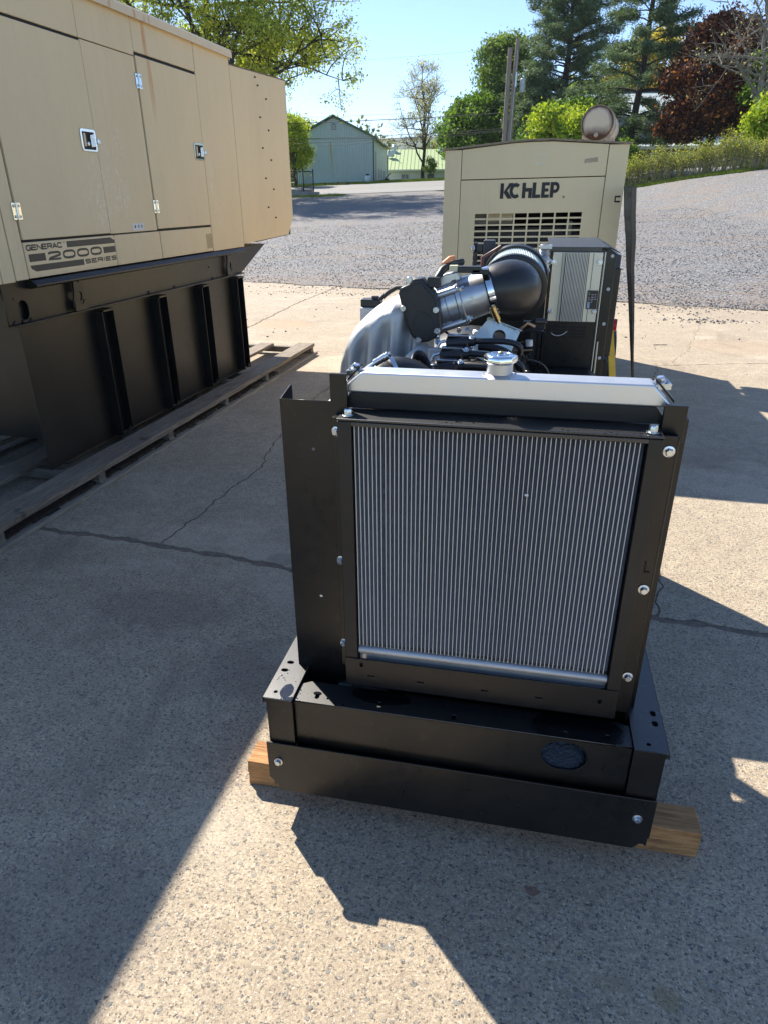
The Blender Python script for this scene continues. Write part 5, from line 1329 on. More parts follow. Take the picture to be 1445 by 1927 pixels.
def tree(name, label, base, H, tr, cc, cr, leafm, nl=14, nt=9, leaves=16000, ls=.10, clr=.5, barkm=None, seed=1, fork=.30, group=None, shell=.55, cat='tree', twig=1, top=None, minz=None, sparse=False):
    r = random.Random(seed); rng = np.random.default_rng(seed)
    t = thing(name, label, cat, tuple(base), 0, group); base = Vector(base)
    cc = Vector(cc) - base; topz = top if top is not None else H * .8
    tb = MB(); bb = MB()
    apex = Vector((cc.x * .8, cc.y * .8, topz))
    tp = limb((0, 0, -.2), apex, r, .04, 10)
    tb.tube(tp, [tr * (1.25 if i == 0 else 1) * (1 - .86 * i / 10) for i in range(11)], 10)
    tips = []; clusters = []
    for i in range(nl):
        f = fork + (1 - fork) * (i + r.random() * .6) / nl * .95
        k_ = min(9.99, f * 10); s0 = tp[int(k_)].lerp(tp[min(10, int(k_) + 1)], k_ - int(k_))
        th = i * 2.4 + r.uniform(-.4, .4); ph = r.uniform(-.55, .95) if i < nl * .8 else r.uniform(.5, 1.2)
        q = r.uniform(.72, 1.0)
        e = cc + Vector((cr[0] * math.cos(th) * math.cos(ph), cr[1] * math.sin(th) * math.cos(ph), cr[2] * math.sin(ph))) * q
        if minz and e.z < minz: e.z = minz + r.random() * .5
        L = limb(s0, e, r, .16, 8); r0 = tr * (1 - .8 * f) * .55
        tb.tube(L, [max(.008 * twig, r0 * (1 - .85 * j / 8)) for j in range(9)], 7, False)
        for j in range(nt):
            g = r.uniform(.25, 1.0); k2 = g * 7.99; s1 = L[int(k2)].lerp(L[int(k2) + 1], k2 - int(k2))
            ln = r.uniform(.16, .42) * (cr[0] + cr[2]) * .5
            dr = Vector((r.uniform(-1, 1), r.uniform(-1, 1), r.uniform(-.45, .8))) + (s1 - Vector((0, 0, s1.z * .7))).normalized() * .7
            e1 = s1 + dr.normalized() * ln
            w = e1 - cc; m_ = math.sqrt((w.x / cr[0]) ** 2 + (w.y / cr[1]) ** 2 + (w.z / cr[2]) ** 2)
            if m_ > 1.08: e1 = cc + w / m_ * 1.05
            T = limb(s1, e1, r, .2, 5); bb.tube(T, [max(.006 * twig, r0 * .35 * (1 - .8 * q2 / 5)) for q2 in range(6)], 5, False)
            for q2 in (1, 2, 3, 4, 5): clusters.append((tuple(T[q2]), q2 / 5))
            for _ in range(2):
                e2 = T[3] + Vector((r.uniform(-1, 1), r.uniform(-1, 1), r.uniform(-.5, 1))).normalized() * ln * .55
                T2 = limb(T[2], e2, r, .2, 4); bb.tube(T2, [max(.005 * twig, r0 * .2 * (1 - .8 * q3 / 4)) for q3 in range(5)], 4, False)
                clusters.append((tuple(T2[3]), .9)); clusters.append((tuple(T2[4]), 1.)); clusters.append((tuple(T2[2]), .6))
    o = obj('trunk', tb, barkm or M['bark'], t, smooth=60)
    stuff(obj('twigs', bb, barkm or M['bark'], t, smooth=60))
    Cc = np.array([c_[0] for c_ in clusters]); wt = np.array([c_[1] for c_ in clusters]) * rng.uniform(.15, 1.6, len(clusters)) ** 1.4; wt /= wt.sum()
    idx = rng.choice(len(Cc), leaves, p=wt)
    P = Cc[idx] + rng.normal(size=(leaves, 3)) * clr * np.array([1, 1, .72]) * .5
    V, F = quads(P, ls, rng); me = npmesh('crown', V, F); finish(me, leafm, None)
    c_ = bpy.data.objects.new('crown', me); C.objects.link(c_); c_.parent = t; stuff(c_)
    return t
def pine(name, label, base, H, tr, z0, Rmax, seed, lean=(0, 0), n=30000, gap=.62, rtop=.9, group=None, needle=.20, droop=.10):
    r = random.Random(seed); rng = np.random.default_rng(seed); t = thing(name, label, 'pine tree', tuple(base), 0, group)
    tb = MB(); bb = MB(); tp = [Vector((lean[0] * (i / 12) , lean[1] * (i / 12), -.2 + (H + .2) * i / 12)) + Vector((r.uniform(-.05, .05), r.uniform(-.05, .05), 0)) for i in range(13)]
    tb.tube(tp, [tr * (1 - .88 * i / 12) for i in range(13)], 10)
    tuft = []; tdir = []
    z = z0
    while z < H * .97:
        f = (z - z0) / (H - z0); k_ = z / H * 11.99; c0_ = tp[int(k_)].lerp(tp[int(k_) + 1], k_ - int(k_))
        nb = r.randint(3, 5); th0 = r.uniform(0, 6.28)
        for i in range(nb):
            if r.random() < .10: continue
            th = th0 + i * 6.283 / nb + r.uniform(-.35, .35)
            env = (1 - f) ** .55 * (1 if f > .12 else .75 + 2 * f)
            L = Rmax * max(env, .12) * r.uniform(.55, 1.12)
            up = r.uniform(.05, .35) + .5 * f
            e = c0_ + Vector((math.cos(th) * L, math.sin(th) * L, L * up * .6))
            B = limb(c0_, e, r, .07, 8, droop); rb = max(.015, tr * .30 * (1 - f))
            bb.tube(B, [max(.01, rb * (1 - .85 * j / 8)) for j in range(9)], 5, False)
            for j in range(3, 9):
                for _ in range(5):
                    side = Vector((-math.sin(th), math.cos(th), r.uniform(-.1, .25))) * (1 if r.random() < .5 else -1)
                    sl = L * r.uniform(.10, .34) * (1.15 - j / 10)
                    q = B[j] + (side * .8 + (B[j] - B[j - 1]).normalized() * .8).normalized() * sl
                    for g in (.3, .5, .7, .85, 1.):
                        tuft.append(tuple(B[j].lerp(q, g) + Vector((0, 0, r.uniform(-.02, .05)))))
        z += gap * r.uniform(.7, 1.3) * (1 - .35 * f)
    obj('trunk', tb, M['bark'], t, smooth=60); stuff(obj('branches', bb, M['bark'], t, smooth=60))
    T = np.array(tuft); P = T[rng.integers(0, len(T), n)] + rng.normal(size=(n, 3)) * np.array([.17, .17, .12])
    d = rng.normal(size=(n, 3)) * np.array([1, 1, .7]) + np.array([0, 0, .35]); d /= np.linalg.norm(d, axis=1)[:, None]
    a = np.cross(d, rng.normal(size=(n, 3))); a /= np.linalg.norm(a, axis=1)[:, None]
    s = needle * rng.uniform(.6, 1.3, n)[:, None]
    V = np.stack([P - a * s * .16, P + a * s * .16, P + d * s + a * s * .05, P + d * s - a * s * .05], 1).reshape(-1, 3)
    me = npmesh('crown', V, np.arange(n * 4).reshape(n, 4)); finish(me, M['needle'], None)
    c_ = bpy.data.objects.new('crown', me); C.objects.link(c_); c_.parent = t; stuff(c_)
    return t
def gz(x, y, d=0): return (x, y, tz(x, y) + d - .03)

# big tree left: wide, forked, sky showing through
tree('broadleaf_tree', 'big spreading spring-green tree behind the large beige enclosure', gz(-19.4, 43.0), 17, .42, (-18.8, 43.2, 10.6), (8.4, 7.0, 7.2), M['leaf_spring'], 30, 14, 92000, .075, .55, seed=4, fork=.22, top=13)
tree('small_tree', 'small yellow-green tree at the left corner of the pale barn', gz(-18.9, 56.2), 5.5, .12, (-18.9, 56.2, 5.0), (1.35, 1.3, 2.7), M['leaf_lime'], 12, 8, 12000, .085, .5, seed=5, fork=.2)
tree('small_tree', 'yellow-green rounded tree further left of the pale barn, behind its corner', gz(-23.5, 66), 6, .15, (-23.5, 66, 6.0), (3.2, 3, 2.6), M['leaf_spring'], 12, 9, 14000, .12, .6, seed=15, fork=.2)
# sparse budding tree across the road
tree('budding_tree', 'nearly bare budding tree with forked trunk in front of the green roofed long building', gz(-11.44, 73.2), 10.3, .19, (-11.75, 73.2, 8.3), (3.15, 3.0, 4.7), M['leaf_bud'], 24, 12, 5200, .075, .5, seed=6, fork=.13, top=9.6, twig=1.6)
# green maples and deciduous trees right of the road
tree('green_maple', 'dense bright green rounded maple left of the utility poles', gz(-5.3, 60.5), 7.5, .25, (-5.3, 60.3, 5.6), (3.1, 2.8, 2.75), M['leaf_green'], 22, 12, 42000, .12, .62, seed=7, fork=.15)
tree('green_maple', 'second bright green maple directly behind the foot of the utility poles', gz(-1.6, 59.5), 7.0, .25, (-1.6, 59.3, 5.2), (2.8, 2.6, 2.4), M['leaf_green'], 20, 12, 34000, .12, .62, seed=17, fork=.15)
tree('broadleaf_tree', 'mid green deciduous tree rising just behind the utility poles', gz(-3.2, 62.0), 12.0, .22, (-3.5, 62.0, 9.3), (2.5, 2.3, 3.4), M['leaf_mid'], 20, 10, 17000, .11, .6, seed=8, fork=.3)
pine('pine_tree', 'tall blue-green pine with upswept branches right of the utility poles', gz(1.1, 57.4), 15.5, .34, 2.5, 4.3, 9, (.1, 0), 120000, .42, needle=.17, droop=.0)
pine('pine_tree', 'tall dark pine with bare trunk and layered branches in front of the house', gz(5.0, 48.0), 15.2, .26, 2.2, 3.9, 12, (.55, 0), 90000, .60, needle=.16, droop=.12)
pine('pine_tree', 'short dark pine standing low beneath the tall upswept pine', gz(-.9, 55.0), 6.8, .15, .8, 2.4, 14, (0, 0), 40000, .45, needle=.16)
tree('lime_maple', 'bright yellow-green maple above the roof of the tan generator', gz(1.0, 45.4), 4.2, .12, (.95, 45.3, 5.0), (2.1, 1.7, 1.5), M['leaf_lime'], 13, 9, 9500, .10, .45, seed=10, fork=.3)
tree('green_maple', 'green leafy tree below and behind the bright yellow-green maple', gz(1.6, 47.6), 5, .16, (1.4, 47.5, 4.4), (3.1, 2.2, 2.0), M['leaf_green'], 20, 12, 32000, .11, .6, seed=11, fork=.12)
tree('golden_tree', 'tree with golden yellow spring leaves behind the dark layered pine', gz(9.2, 73.5), 12, .28, (9.0, 73.5, 10.6), (4.2, 3.6, 3.9), M['leaf_gold'], 20, 11, 22000, .15, .7, seed=13, fork=.3)
tree('small_tree', 'pale lime tree seen between the two tall pines', gz(4.2, 74), 9, .2, (4.2, 74, 8.9), (2.8, 2.6, 2.6), M['leaf_lime'], 14, 9, 12000, .15, .7, seed=16, fork=.3)
tree('copper_beech', 'large copper red leaved tree in front of the house', gz(9.1, 44.8), 8.2, .24, (8.75, 44.8, 6.2), (2.75, 2.6, 3.7), M['leaf_red'], 30, 14, 62000, .10, .55, seed=18, fork=.15, minz=.9)
tree('bare_tree', 'bare crooked pale-barked tree in front of the copper red tree', gz(10.3, 40.3), 9.5, .17, (8.9, 40.2, 7.2), (2.9, 2.2, 4.6), M['leaf_bud'], 22, 9, 500, .05, .4, barkm=M['bark_pale'], seed=19, fork=.22, top=8.8, twig=1.1)
tree('small_tree', 'bright green leafy tree at the right edge, partly behind the bare tree', gz(11.9, 41.5), 6, .14, (11.2, 41.5, 5.5), (1.7, 1.7, 3.0), M['leaf_green'], 16, 10, 16000, .10, .5, seed=20, fork=.15)
tree('small_tree', 'lime leafed sapling low at the right edge above the hedge end', gz(9.9, 37.5), 3.6, .08, (9.9, 37.5, 4.4), (1.0, 1.0, 1.35), M['leaf_lime'], 12, 8, 7000, .08, .4, seed=21, fork=.15)
tree('shrub', 'low green shrub at the foot of the dark layered pine', gz(3.9, 43.5), 1.6, .05, (3.9, 43.5, 3.6), (.9, .8, .9), M['leaf_green'], 10, 8, 7000, .08, .4, seed=22, fork=.1, cat='shrub')
tree('small_tree', 'slim green sapling beside the windmill', gz(-10.75, 73.0), 1.7, .04, (-10.75, 73.0, 4.6), (.6, .6, .9), M['leaf_mid'], 8, 6, 1400, .07, .3, seed=23, fork=.2, twig=2)

# far woodland as one mass
rngw = np.random.default_rng(31); Vs = []; Fs = 0
P = []
for i in range(190):
    u = rngw.uniform(-85, 120); D = rngw.uniform(125, 185); x, y = XY(D, u); h = rngw.uniform(6.5, 10.5) + (1.5 if u > 15 else 0); w = rngw.uniform(2.5, 4.5)
    c0_ = np.array([x, y, tz(x, y) + h * .5]); n = 420
    d = rngw.normal(size=(n, 3)); d /= np.linalg.norm(d, axis=1)[:, None]
    P.append(c0_ + d * np.array([w, w, h * .55]) * rngw.uniform(.55, 1.05, (n, 1)))
P = np.concatenate(P); V, F = quads(P, .42, rngw); me = npmesh('woodland', V, F); finish(me, leafmat('far_woodland_foliage', [(0, (.05, .08, .02)), (.4, (.09, .12, .035)), (.75, (.15, .14, .05)), (1, (.20, .15, .07))], .3), None)
o = bpy.data.objects.new('woodland', me); C.objects.link(o); stuff(o); tag(o, 'far-off woodland rising behind the long green roofed building', 'woodland')

# ---- barn
BA = XY(63.2, -7.15); BBx = XY(63.2, -.62)
bn_ = thing('barn', 'pale green metal barn with dark green gable roof across the road', 'barn', (BA[0], BA[1], tz(*BA)), math.atan2(BBx[1] - BA[1], BBx[0] - BA[0]) - math.radians(5))
W_, HL, HP, LN = 6.55, 3.55, 5.02, 13.0
k = NB('pale_green_ribbed_steel'); wv_ = k.n('ShaderNodeTexWave'); wv_.inputs['Scale'].default_value = 1.6; k.l(k.tc.outputs['Object'], wv_.inputs[0])
M['barnwall'] = k.set(k.ramp(k.noise(.9, 5, .6), [(.3, (.36, .47, .49)), (.7, (.41, .52, .54))]), .5, 0, k.bump(wv_.outputs[1], .5, .02))
M['barnside'] = simple('white_side_steel', (.58, .60, .62), .5)
M['darkgreen'] = simple('dark_green_metal', (.035, .10, .06), .45)
M['greenroof'] = simple('dark_green_roof_metal', (.06, .13, .085), .45)
obj('gable_wall', MB().prism([(0, -.6), (W_, -.6), (W_, HL - .1), (W_ / 2, HP - .12), (0, HL - .1)], lambda a, b, d: (a, d, b), 0, .12), M['barnwall'], bn_)
obj('gable_band', MB().box(.05, W_ - .05, -.012, -.002, HL - .22, HL - .16), simple('gable_trim_line', (.25, .30, .29), .5), bn_)
obj('side_wall', MB().box(W_ - .12, W_, .125, LN, -1.2, HL - .12), M['barnside'], bn_)
obj('side_wall', MB().box(0, .12, .125, LN, -1.2, HL - .12), M['barnside'], bn_)
obj('rear_wall', MB().box(.12, W_ - .12, LN - .1, LN, -1, HL - .2), M['barnside'], bn_)
for sgn in (0, 1):
    a = [(-.28, HL - .22), (W_ / 2, HP), (W_ / 2, HP + .07), (-.28, HL - .15)]
    if sgn: a = [(W_ - x, z) for x, z in a][::-1]
    rf = obj('roof', MB().prism(a, lambda p, z, d: (p, d, z), -.20, LN + .2), M['greenroof'], bn_)
    m = MB()
    for i in range(22):
        y = -.1 + i * .6
        (xa, za), (xb, zb) = (a[3], a[2]) if not sgn else (a[0], a[1])
        m.prism([(xa, za), (xb, zb), (xb, zb + .025), (xa, za + .025)], lambda p, z, d: (p, y + d, z), 0, .04)
    obj('roof_seam', m, M['greenroof'], rf)
    b = [(-.30, HL - .30), (W_ / 2, HP - .07), (W_ / 2, HP + .085), (-.30, HL - .12)]
    if sgn: b = [(W_ - x, z) for x, z in b][::-1]
    obj('rake_trim', MB().prism(b, lambda p, z, d: (p, d, z), -.23, -.205), M['darkgreen'], bn_)
for x in (-.02, W_ - .09): obj('corner_trim', MB().box(x, x + .11, -.03, -.002, -.6, HL - .2), M['darkgreen'], bn_)
gv = obj('gable_vent', MB().prism([(W_ / 2 - .18, 4.02), (W_ / 2 + .2, 4.02), (W_ / 2 + .2, 4.4), (W_ / 2 + .01, 4.52), (W_ / 2 - .18, 4.4)], lambda p, z, d: (p, -d, z), .003, .04), simple('grey_vent', (.22, .26, .29), .6), bn_)
obj('vent_louvre', MB().box(W_ / 2 - .13, W_ / 2 + .15, -.05, -.042, 4.08, 4.12).box(W_ / 2 - .13, W_ / 2 + .15, -.05, -.042, 4.18, 4.22).box(W_ / 2 - .13, W_ / 2 + .15, -.05, -.042, 4.28, 4.32), M['barnside'], gv)
m = MB(); r = random.Random(2)
for i in range(11):
    z = 3.15 - i * .15; w = .08 * (1 - abs(i - 3) / 12); m.prism([(2.95 + i * .012 - w, z - .14), (2.95 + i * .012 + w * .6, z - .13), (2.96 + i * .012 + w, z), (2.95 + i * .012 - w * .7, z)], lambda p, q, d: (p, -.004 - d, q), 0, .004)
m.box(3.08, 3.11, -.008, -.003, .5, 1.5)
obj('yellow_wall_stain', m, simple('yellow_weather_stain', (.42, .36, .10), .8), bn_)
obj('side_door', MB().box(W_ + .001, W_ + .03, .9, 2.0, -.1, 2.5), simple('brownish_door', (.36, .34, .31), .5), bn_)
for y in (4.2, 6.6, 9.5): 
    w_ = obj('window', MB().box(W_ + .001, W_ + .03, y, y + .35, .5, 1.3), simple('dark_barn_pane', (.08, .09, .10), .3) if y < 5 else bpy.data.materials['dark_barn_pane'], bn_)  # panes in one even dark colour
obj('gutter', MB().tube([(W_ + .30, -.1, HL - .2), (W_ + .30, LN, HL - .2)], .06, 8), M['barnside'], bn_)
obj('downpipe', MB().tube([(W_ + .28, LN, HL - .2), (W_ + .05, LN, HL - .8), (W_ + .05, LN, -.5)], .05, 8), M['barnside'], bn_)
# propane tank
x, y = XY(62.2, -1.15)
pt = thing('propane_tank', 'small upright white propane tank at the right corner of the barn', 'propane tank', gz(x, y, .02))
obj('tank_body', MB().lathe((0, 0, .0), (0, 0, 1), [(0, .20), (.05, .22), (.10, .26), (.42, .26), (.50, .22), (.54, .12)], 24), simple('white_tank_paint', (.62, .72, .80), .4), pt, smooth=50)
obj('tank_collar', MB().lathe((0, 0, .53), (0, 0, 1), [(0, .12), (.10, .14), (.12, .12)], 16), M['dark'], pt)
x, y = XY(66, .45)
uj = thing('hand_cart', 'small dark implement leaning by the side wall of the barn', 'cart', gz(x, y, .02), .3)
obj('cart_frame', MB().tube([(-.2, 0, .05), (.15, 0, .45), (.3, 0, .55)], .04, 6).box(-.25, .15, -.1, .1, .0, .12), M['dark'], uj)
# broken branch and weeds on the verge
rr_ = random.Random(8)
m = MB()
for i in range(9):
    x0_, y0_ = XY(58.9 + rr_.uniform(-.3, .5), -3.9 + rr_.uniform(-.5, 1.2)); p = Vector((x0_, y0_, tz(x0_, y0_) + .05))
    m.tube([p, p + Vector((rr_.uniform(-.5, .9), rr_.uniform(-.4, .3), rr_.uniform(.05, .25)))], .03, 5)
o = obj('fallen_branch', m, M['bark']); tag(o, 'dark fallen branch lying on the grass verge by the road', 'branch'); stuff(o)

# long low building
x0_, y0_ = XY(80, .6)
lb_ = thing('long_building', 'long low white building with light green ribbed roof behind the budding tree', 'building', (x0_, y0_, 2.6), math.radians(12.0 - 4))
M['lightgreen'] = simple('light_green_roof_metal', (.38, .47, .20), .5, 0, .08, 3)
M['lightgreen2'] = simple('green_roof_rib', (.24, .33, .13), .5)
obj('front_wall', MB().box(0, 26, 0, .2, -1.0, 1.75), simple('off_white_masonry', (.60, .62, .66), .6), lb_)
rf = obj('roof', MB().prism([(-.5, 1.70), (6.0, 3.95), (12.5, 1.70), (12.5, 1.62), (6.0, 3.87), (-.5, 1.62)][::-1], lambda a, z, d: (d, a, z), -.4, 26.4), M['lightgreen'], lb_)
m = MB()
for i in range(64):
    x = -.2 + i * .42; m.prism([(-.5, 1.702), (6.0, 3.952), (6.0, 3.985), (-.5, 1.735)], lambda a, z, d: (x + d, a, z), 0, .06)
obj('roof_rib', m, M['lightgreen2'], rf); stuff(rf.children[0])
obj('fascia', MB().box(-.4, 26.4, -.54, -.50, 1.56, 1.72), M['barnside'], lb_)
for x in (1.45, 4.15, 6.85, 9.6):
    w_ = obj('window', MB().box(x, x + .75, -.02, -.002, .86, 1.28), simple('dark_basement_glass', (.05, .06, .065), .15) if x < 2 else bpy.data.materials['dark_basement_glass'], lb_)
    obj('window_frame', MB().box(x - .06, x + .81, -.04, -.021, 1.28, 1.34).box(x - .06, x, -.04, -.021, .82, 1.28).box(x + .75, x + .81, -.04, -.021, .82, 1.28).box(x - .06, x + .81, -.04, -.021, .80, .86).box(x + .36, x + .39, -.04, -.021, .86, 1.28), M['barnside'], w_)
for x in (.4, 5.6, 10.2):
    v = obj('roof_ventilator', MB().lathe((x, 5.2, 3.6), (0, 0, 1), [(0, .22), (.35, .22), (.36, .30), (.62, .32), (.75, .22), (.80, .06)], 16), M['galv'], lb_, smooth=40)
    obj('ventilator_base', MB().box(x - .3, x + .3, 4.9, 5.5, 3.45, 3.75), simple('pale_blue_flashing', (.45, .55, .68), .5) if x < 1 else bpy.data.materials['pale_blue_flashing'], v)
obj('electric_pole_stub', MB().tube([(.25, 3, 3.0), (.25, 3, 4.4)], .05, 8), M['barnside'], lb_)
obj('insulator_box', MB().box(-.2, .5, 3.0, 3.3, 3.1, 3.7), bpy.data.materials['pale_blue_flashing'], lb_, bev=.05)
# windmill
x, y = XY(74, 4.9)
wm = thing('garden_windmill', 'small green ornamental windmill on lattice tower beside the budding tree', 'windmill', gz(x, y, -.3))
m = MB()
for i in range(4):
    a = i * math.pi / 2 + .78; m.tube([(math.cos(a) * .38, math.sin(a) * .38, 0), (math.cos(a) * .05, math.sin(a) * .05, 1.95)], .022, 5)
for z in (.5, 1.0, 1.45):
    s = .38 * (1 - z / 2.2); pts = [(math.cos(i * math.pi / 2 + .78) * s, math.sin(i * math.pi / 2 + .78) * s, z) for i in range(5)]; m.tube(pts, .015, 4)
    m.tube([pts[0], (pts[1][0] * .8, pts[1][1] * .8, z + .4)], .012, 4).tube([pts[2], (pts[3][0] * .8, pts[3][1] * .8, z + .4)], .012, 4)
obj('tower', m, M['darkgreen'], wm)
m = MB()
for i in range(12):
    a = i * math.pi / 6; m.prism([(.09, -.03), (.29, -.07), (.29, .07), (.09, .03)], lambda p, q, d: (p * math.cos(a) - q * math.sin(a), -.14 + d + q * .3, 2.02 + p * math.sin(a) + q * math.cos(a)), 0, .01)
obj('vanes', m, M['darkgreen'], wm); obj('hub', MB().lathe((0, -.16, 2.02), (0, 1, 0), [(0, .06), (.3, .06)], 10), M['barnside'], wm)
obj('tail', MB().box(-.008, .008, .1, .55, 1.9, 2.14), M['darkgreen'], wm)

# railing on steps, left of the drive
x, y = XY(46.0, -5.15)
st_ = thing('entry_steps', 'low grey stone steps with black iron railing at the left of the road', 'steps', gz(x, y, .02), math.radians(-12))
M['stonegrey'] = simple('rough_grey_block', (.26, .25, .24), .85, 0, .25, 6, .5, .02, 12)
obj('step', MB().box(-2.6, .15, 0, 1.6, -.1, .42), M['stonegrey'], st_, bev=.02); obj('step', MB().box(.15, .62, 0, 1.6, -.1, .27), M['stonegrey'], st_, bev=.02)
m = MB()
for x_, z0_ in ((-.62, .42), (.30, .27), (.30, .27)): m.tube([(x_, .15 if x_ < 1 else 1.2, z0_), (x_, .15, 1.5)], .035, 8)
rl_ = obj('railing_post', MB().tube([(-.62, .15, .42), (-.62, .15, 1.62)], .035, 8), M['dark'], st_)
obj('railing_post', MB().tube([(.30, .15, .27), (.30, .15, 1.48)], .035, 8).lathe((.30, .15, 1.48), (0, 0, 1), [(0, .05), (.05, .05), (.09, .01)], 8), M['dark'], st_)
obj('railing_post', MB().tube([(.30, 1.4, .27), (.30, 1.4, 1.48)], .035, 8).lathe((.30, 1.4, 1.48), (0, 0, 1), [(0, .05), (.05, .05), (.09, .01)], 8), M['dark'], st_)
for (a, b) in (((-.62, .15), (.30, .15)), ((-2.5, .15), (-.62, .15)), ((.30, .15), (.30, 1.4))):
    obj('handrail', MB().tube([(a[0], a[1], 1.42), (b[0], b[1], 1.40)], .03, 6).tube([(a[0], a[1], .56), (b[0], b[1], .42)], .02, 6), M['dark'], st_)
    n = int(math.hypot(b[0] - a[0], b[1] - a[1]) / .13)
    for i in range(1, n):
        f = i / n; obj('baluster', MB().tube([(a[0] + (b[0] - a[0]) * f, a[1] + (b[1] - a[1]) * f, .50), (a[0] + (b[0] - a[0]) * f, a[1] + (b[1] - a[1]) * f, 1.40)], .011, 5), M['dark'], st_)
obj('mailbox_board', MB().box(-2.4, -.75, .2, .24, .95, 1.25).box(-2.4, -.75, .2, .24, 1.30, 1.55), M['dark'], st_)

# utility poles and wires
x, y = XY(43.6, 7.0); pz = tz(x, y)
up1 = thing('utility_pole', 'weathered wooden utility pole, shorter left one of the pair', 'utility pole', (x, y, pz - .05))
obj('pole', MB().tube([(0, 0, -.2), (-.05, 0, 3.5), (-.02, 0, 7.05)], [.145, .13, .115], 16), M['woodpole'], up1, smooth=60)
x2, y2 = XY(43.5, 7.33)
up2 = thing('utility_pole', 'weathered wooden utility pole with transformer can, taller right one of the pair', 'utility pole', (x2, y2, pz - .05))
pl2 = obj('pole', MB().tube([(-.16, 0, -.2), (-.08, 0, 3.5), (.02, 0, 7.45)], [.145, .13, .11], 16), M['woodpole'], up2, smooth=60)
obj('transformer', MB().lathe((.42, -.05, 4.95), (0, 0, 1), [(0, .13), (.02, .14), (.62, .14), (.66, .10)], 20), simple('transformer_grey', (.34, .40, .46), .4), up2, smooth=40)
obj('transformer_arm', MB().box(.10, .32, -.03, .03, 5.2, 5.28).box(.10, .32, -.03, .03, 5.45, 5.5), M['dark'], up2)
obj('transformer_bushing', MB().lathe((.36, -.05, 5.60), (0, 0, 1), [(0, .03), (.05, .04), (.10, .025), (.2, .02)], 8), M['dark'], up2)
obj('ground_wire', MB().tube([(.05, -.14, 6.9), (-.03, -.15, 3.6), (-.10, -.17, .1)], .012, 5), M['galv'], up2)
obj('wire_bracket', MB().box(.02, .10, -.2, -.10, 5.2, 5.9), M['galv'], up2)
wires_ = [  # start near the pole (world z), end far left
    ((-.1, 3.95), (-52, 52, 5.6), .020, 'upper black service wire running left from the utility poles'),
    ((-.1, 3.18), (-52, 54, 4.6), .013, 'second wire below the black service wire running left'),
    ((-.1, 3.10), (-52, 55, 3.9), .013, 'third wire below the black service wire running left'),
    ((-.1, 3.05), (-52, 56, 3.2), .009, 'lowest thin wire running left from the utility poles'),
    ((0, 7.0), (-60, 58, 9.5), .004, 'very thin high wire crossing the open sky'),
    ((0, 4.2), (-52, 53, 6.1), .005, 'thin wire just above the black service wire')]
for (dx, z), e, rw_, lab in wires_:
    p = Vector((x + dx, y, pz + z)); q = Vector(e); q.z += 2.0; pts_ = []
    for i in range(25):
        t = i / 24; v = p.lerp(q, t); v.z -= 1.1 * 4 * t * (1 - t) * .55; pts_.append(v)
    o = obj('overhead_wire', MB().tube(pts_, rw_, 5), M['dark']); tag(o, lab, 'wire', 'overhead wires')
o = obj('overhead_wire', MB().tube([(x2 + .1, y2, pz + 4.05), (x2 + 6, y2 + .5, pz + 3.6), (x2 + 14, y2 + 1, pz + 3.9)], .012, 5), M['dark']); tag(o, 'wire running right from the utility poles past the pines', 'wire', 'overhead wires')

# house behind the pines
hx, hy = XY(56.5, 14.6)
hs_ = thing('house', 'low house with pale grey-green roof and long porch behind the pines', 'house', (hx, hy, 2.9), math.radians(12 - 8))
M['paleroof'] = simple('pale_grey_green_roof', (.47, .54, .52), .5, 0, .08, 3)
M['brick'] = simple('brown_house_wall', (.20, .15, .11), .8, 0, .2, 4)  # wall in brown with random variation
M['darkwin'] = simple('dark_window_glass', (.03, .035, .04), .12)
obj('upper_wall', MB().box(-1.5, 10, 2.2, 8, 2.0, 4.2), simple('grey_upper_siding', (.30, .32, .33), .7), hs_)
rf = obj('roof', MB().prism([(1.8, 4.15), (5.4, 6.05), (9, 4.15), (9, 4.05), (5.4, 5.95), (1.8, 4.05)][::-1], lambda a, z, d: (d, a, z), -2.0, 10.4), M['paleroof'], hs_)
obj('roof_hatch', MB().box(5.1, 5.8, 3.9, 4.25, 5.22, 5.45), simple('dark_roof_hatch', (.06, .04, .04), .5), hs_); 
obj('ridge_cap', MB().box(-2, 10.4, 5.3, 5.5, 6.05, 6.10), M['darkgrey'], hs_)
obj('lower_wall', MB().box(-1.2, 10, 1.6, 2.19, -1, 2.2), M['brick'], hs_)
obj('porch_roof', MB().prism([(-.2, 2.02), (2.19, 2.75), (2.19, 2.66), (-.2, 1.93)][::-1], lambda a, z, d: (d, a, z), -1.6, 10.4), M['paleroof'], hs_)
obj('porch_fascia', MB().box(-1.6, 10.4, -.24, -.202, 1.82, 2.02), simple('cream_fascia', (.50, .48, .36), .6), hs_)
for i in range(9): obj('porch_post', MB().box(-1.3 + i * 1.3, -1.2 + i * 1.3, -.1, .0, -1, 1.92), bpy.data.materials['cream_fascia'], hs_)
for i in range(7):
    w_ = obj('window', MB().box(-.8 + i * 1.5, .1 + i * 1.5, 1.57, 1.598, .5, 1.7), M['darkwin'], hs_)
for i in range(5):
    w_ = obj('window', MB().box(-.6 + i * 2.1, .3 + i * 2.1, 2.17, 2.198, 2.9, 3.8), M['darkwin'], hs_)
obj('blue_tarp', MB().box(7.3, 9.0, .3, .34, .3, 1.6), simple('faded_blue_sheet', (.16, .26, .30), .6), hs_)

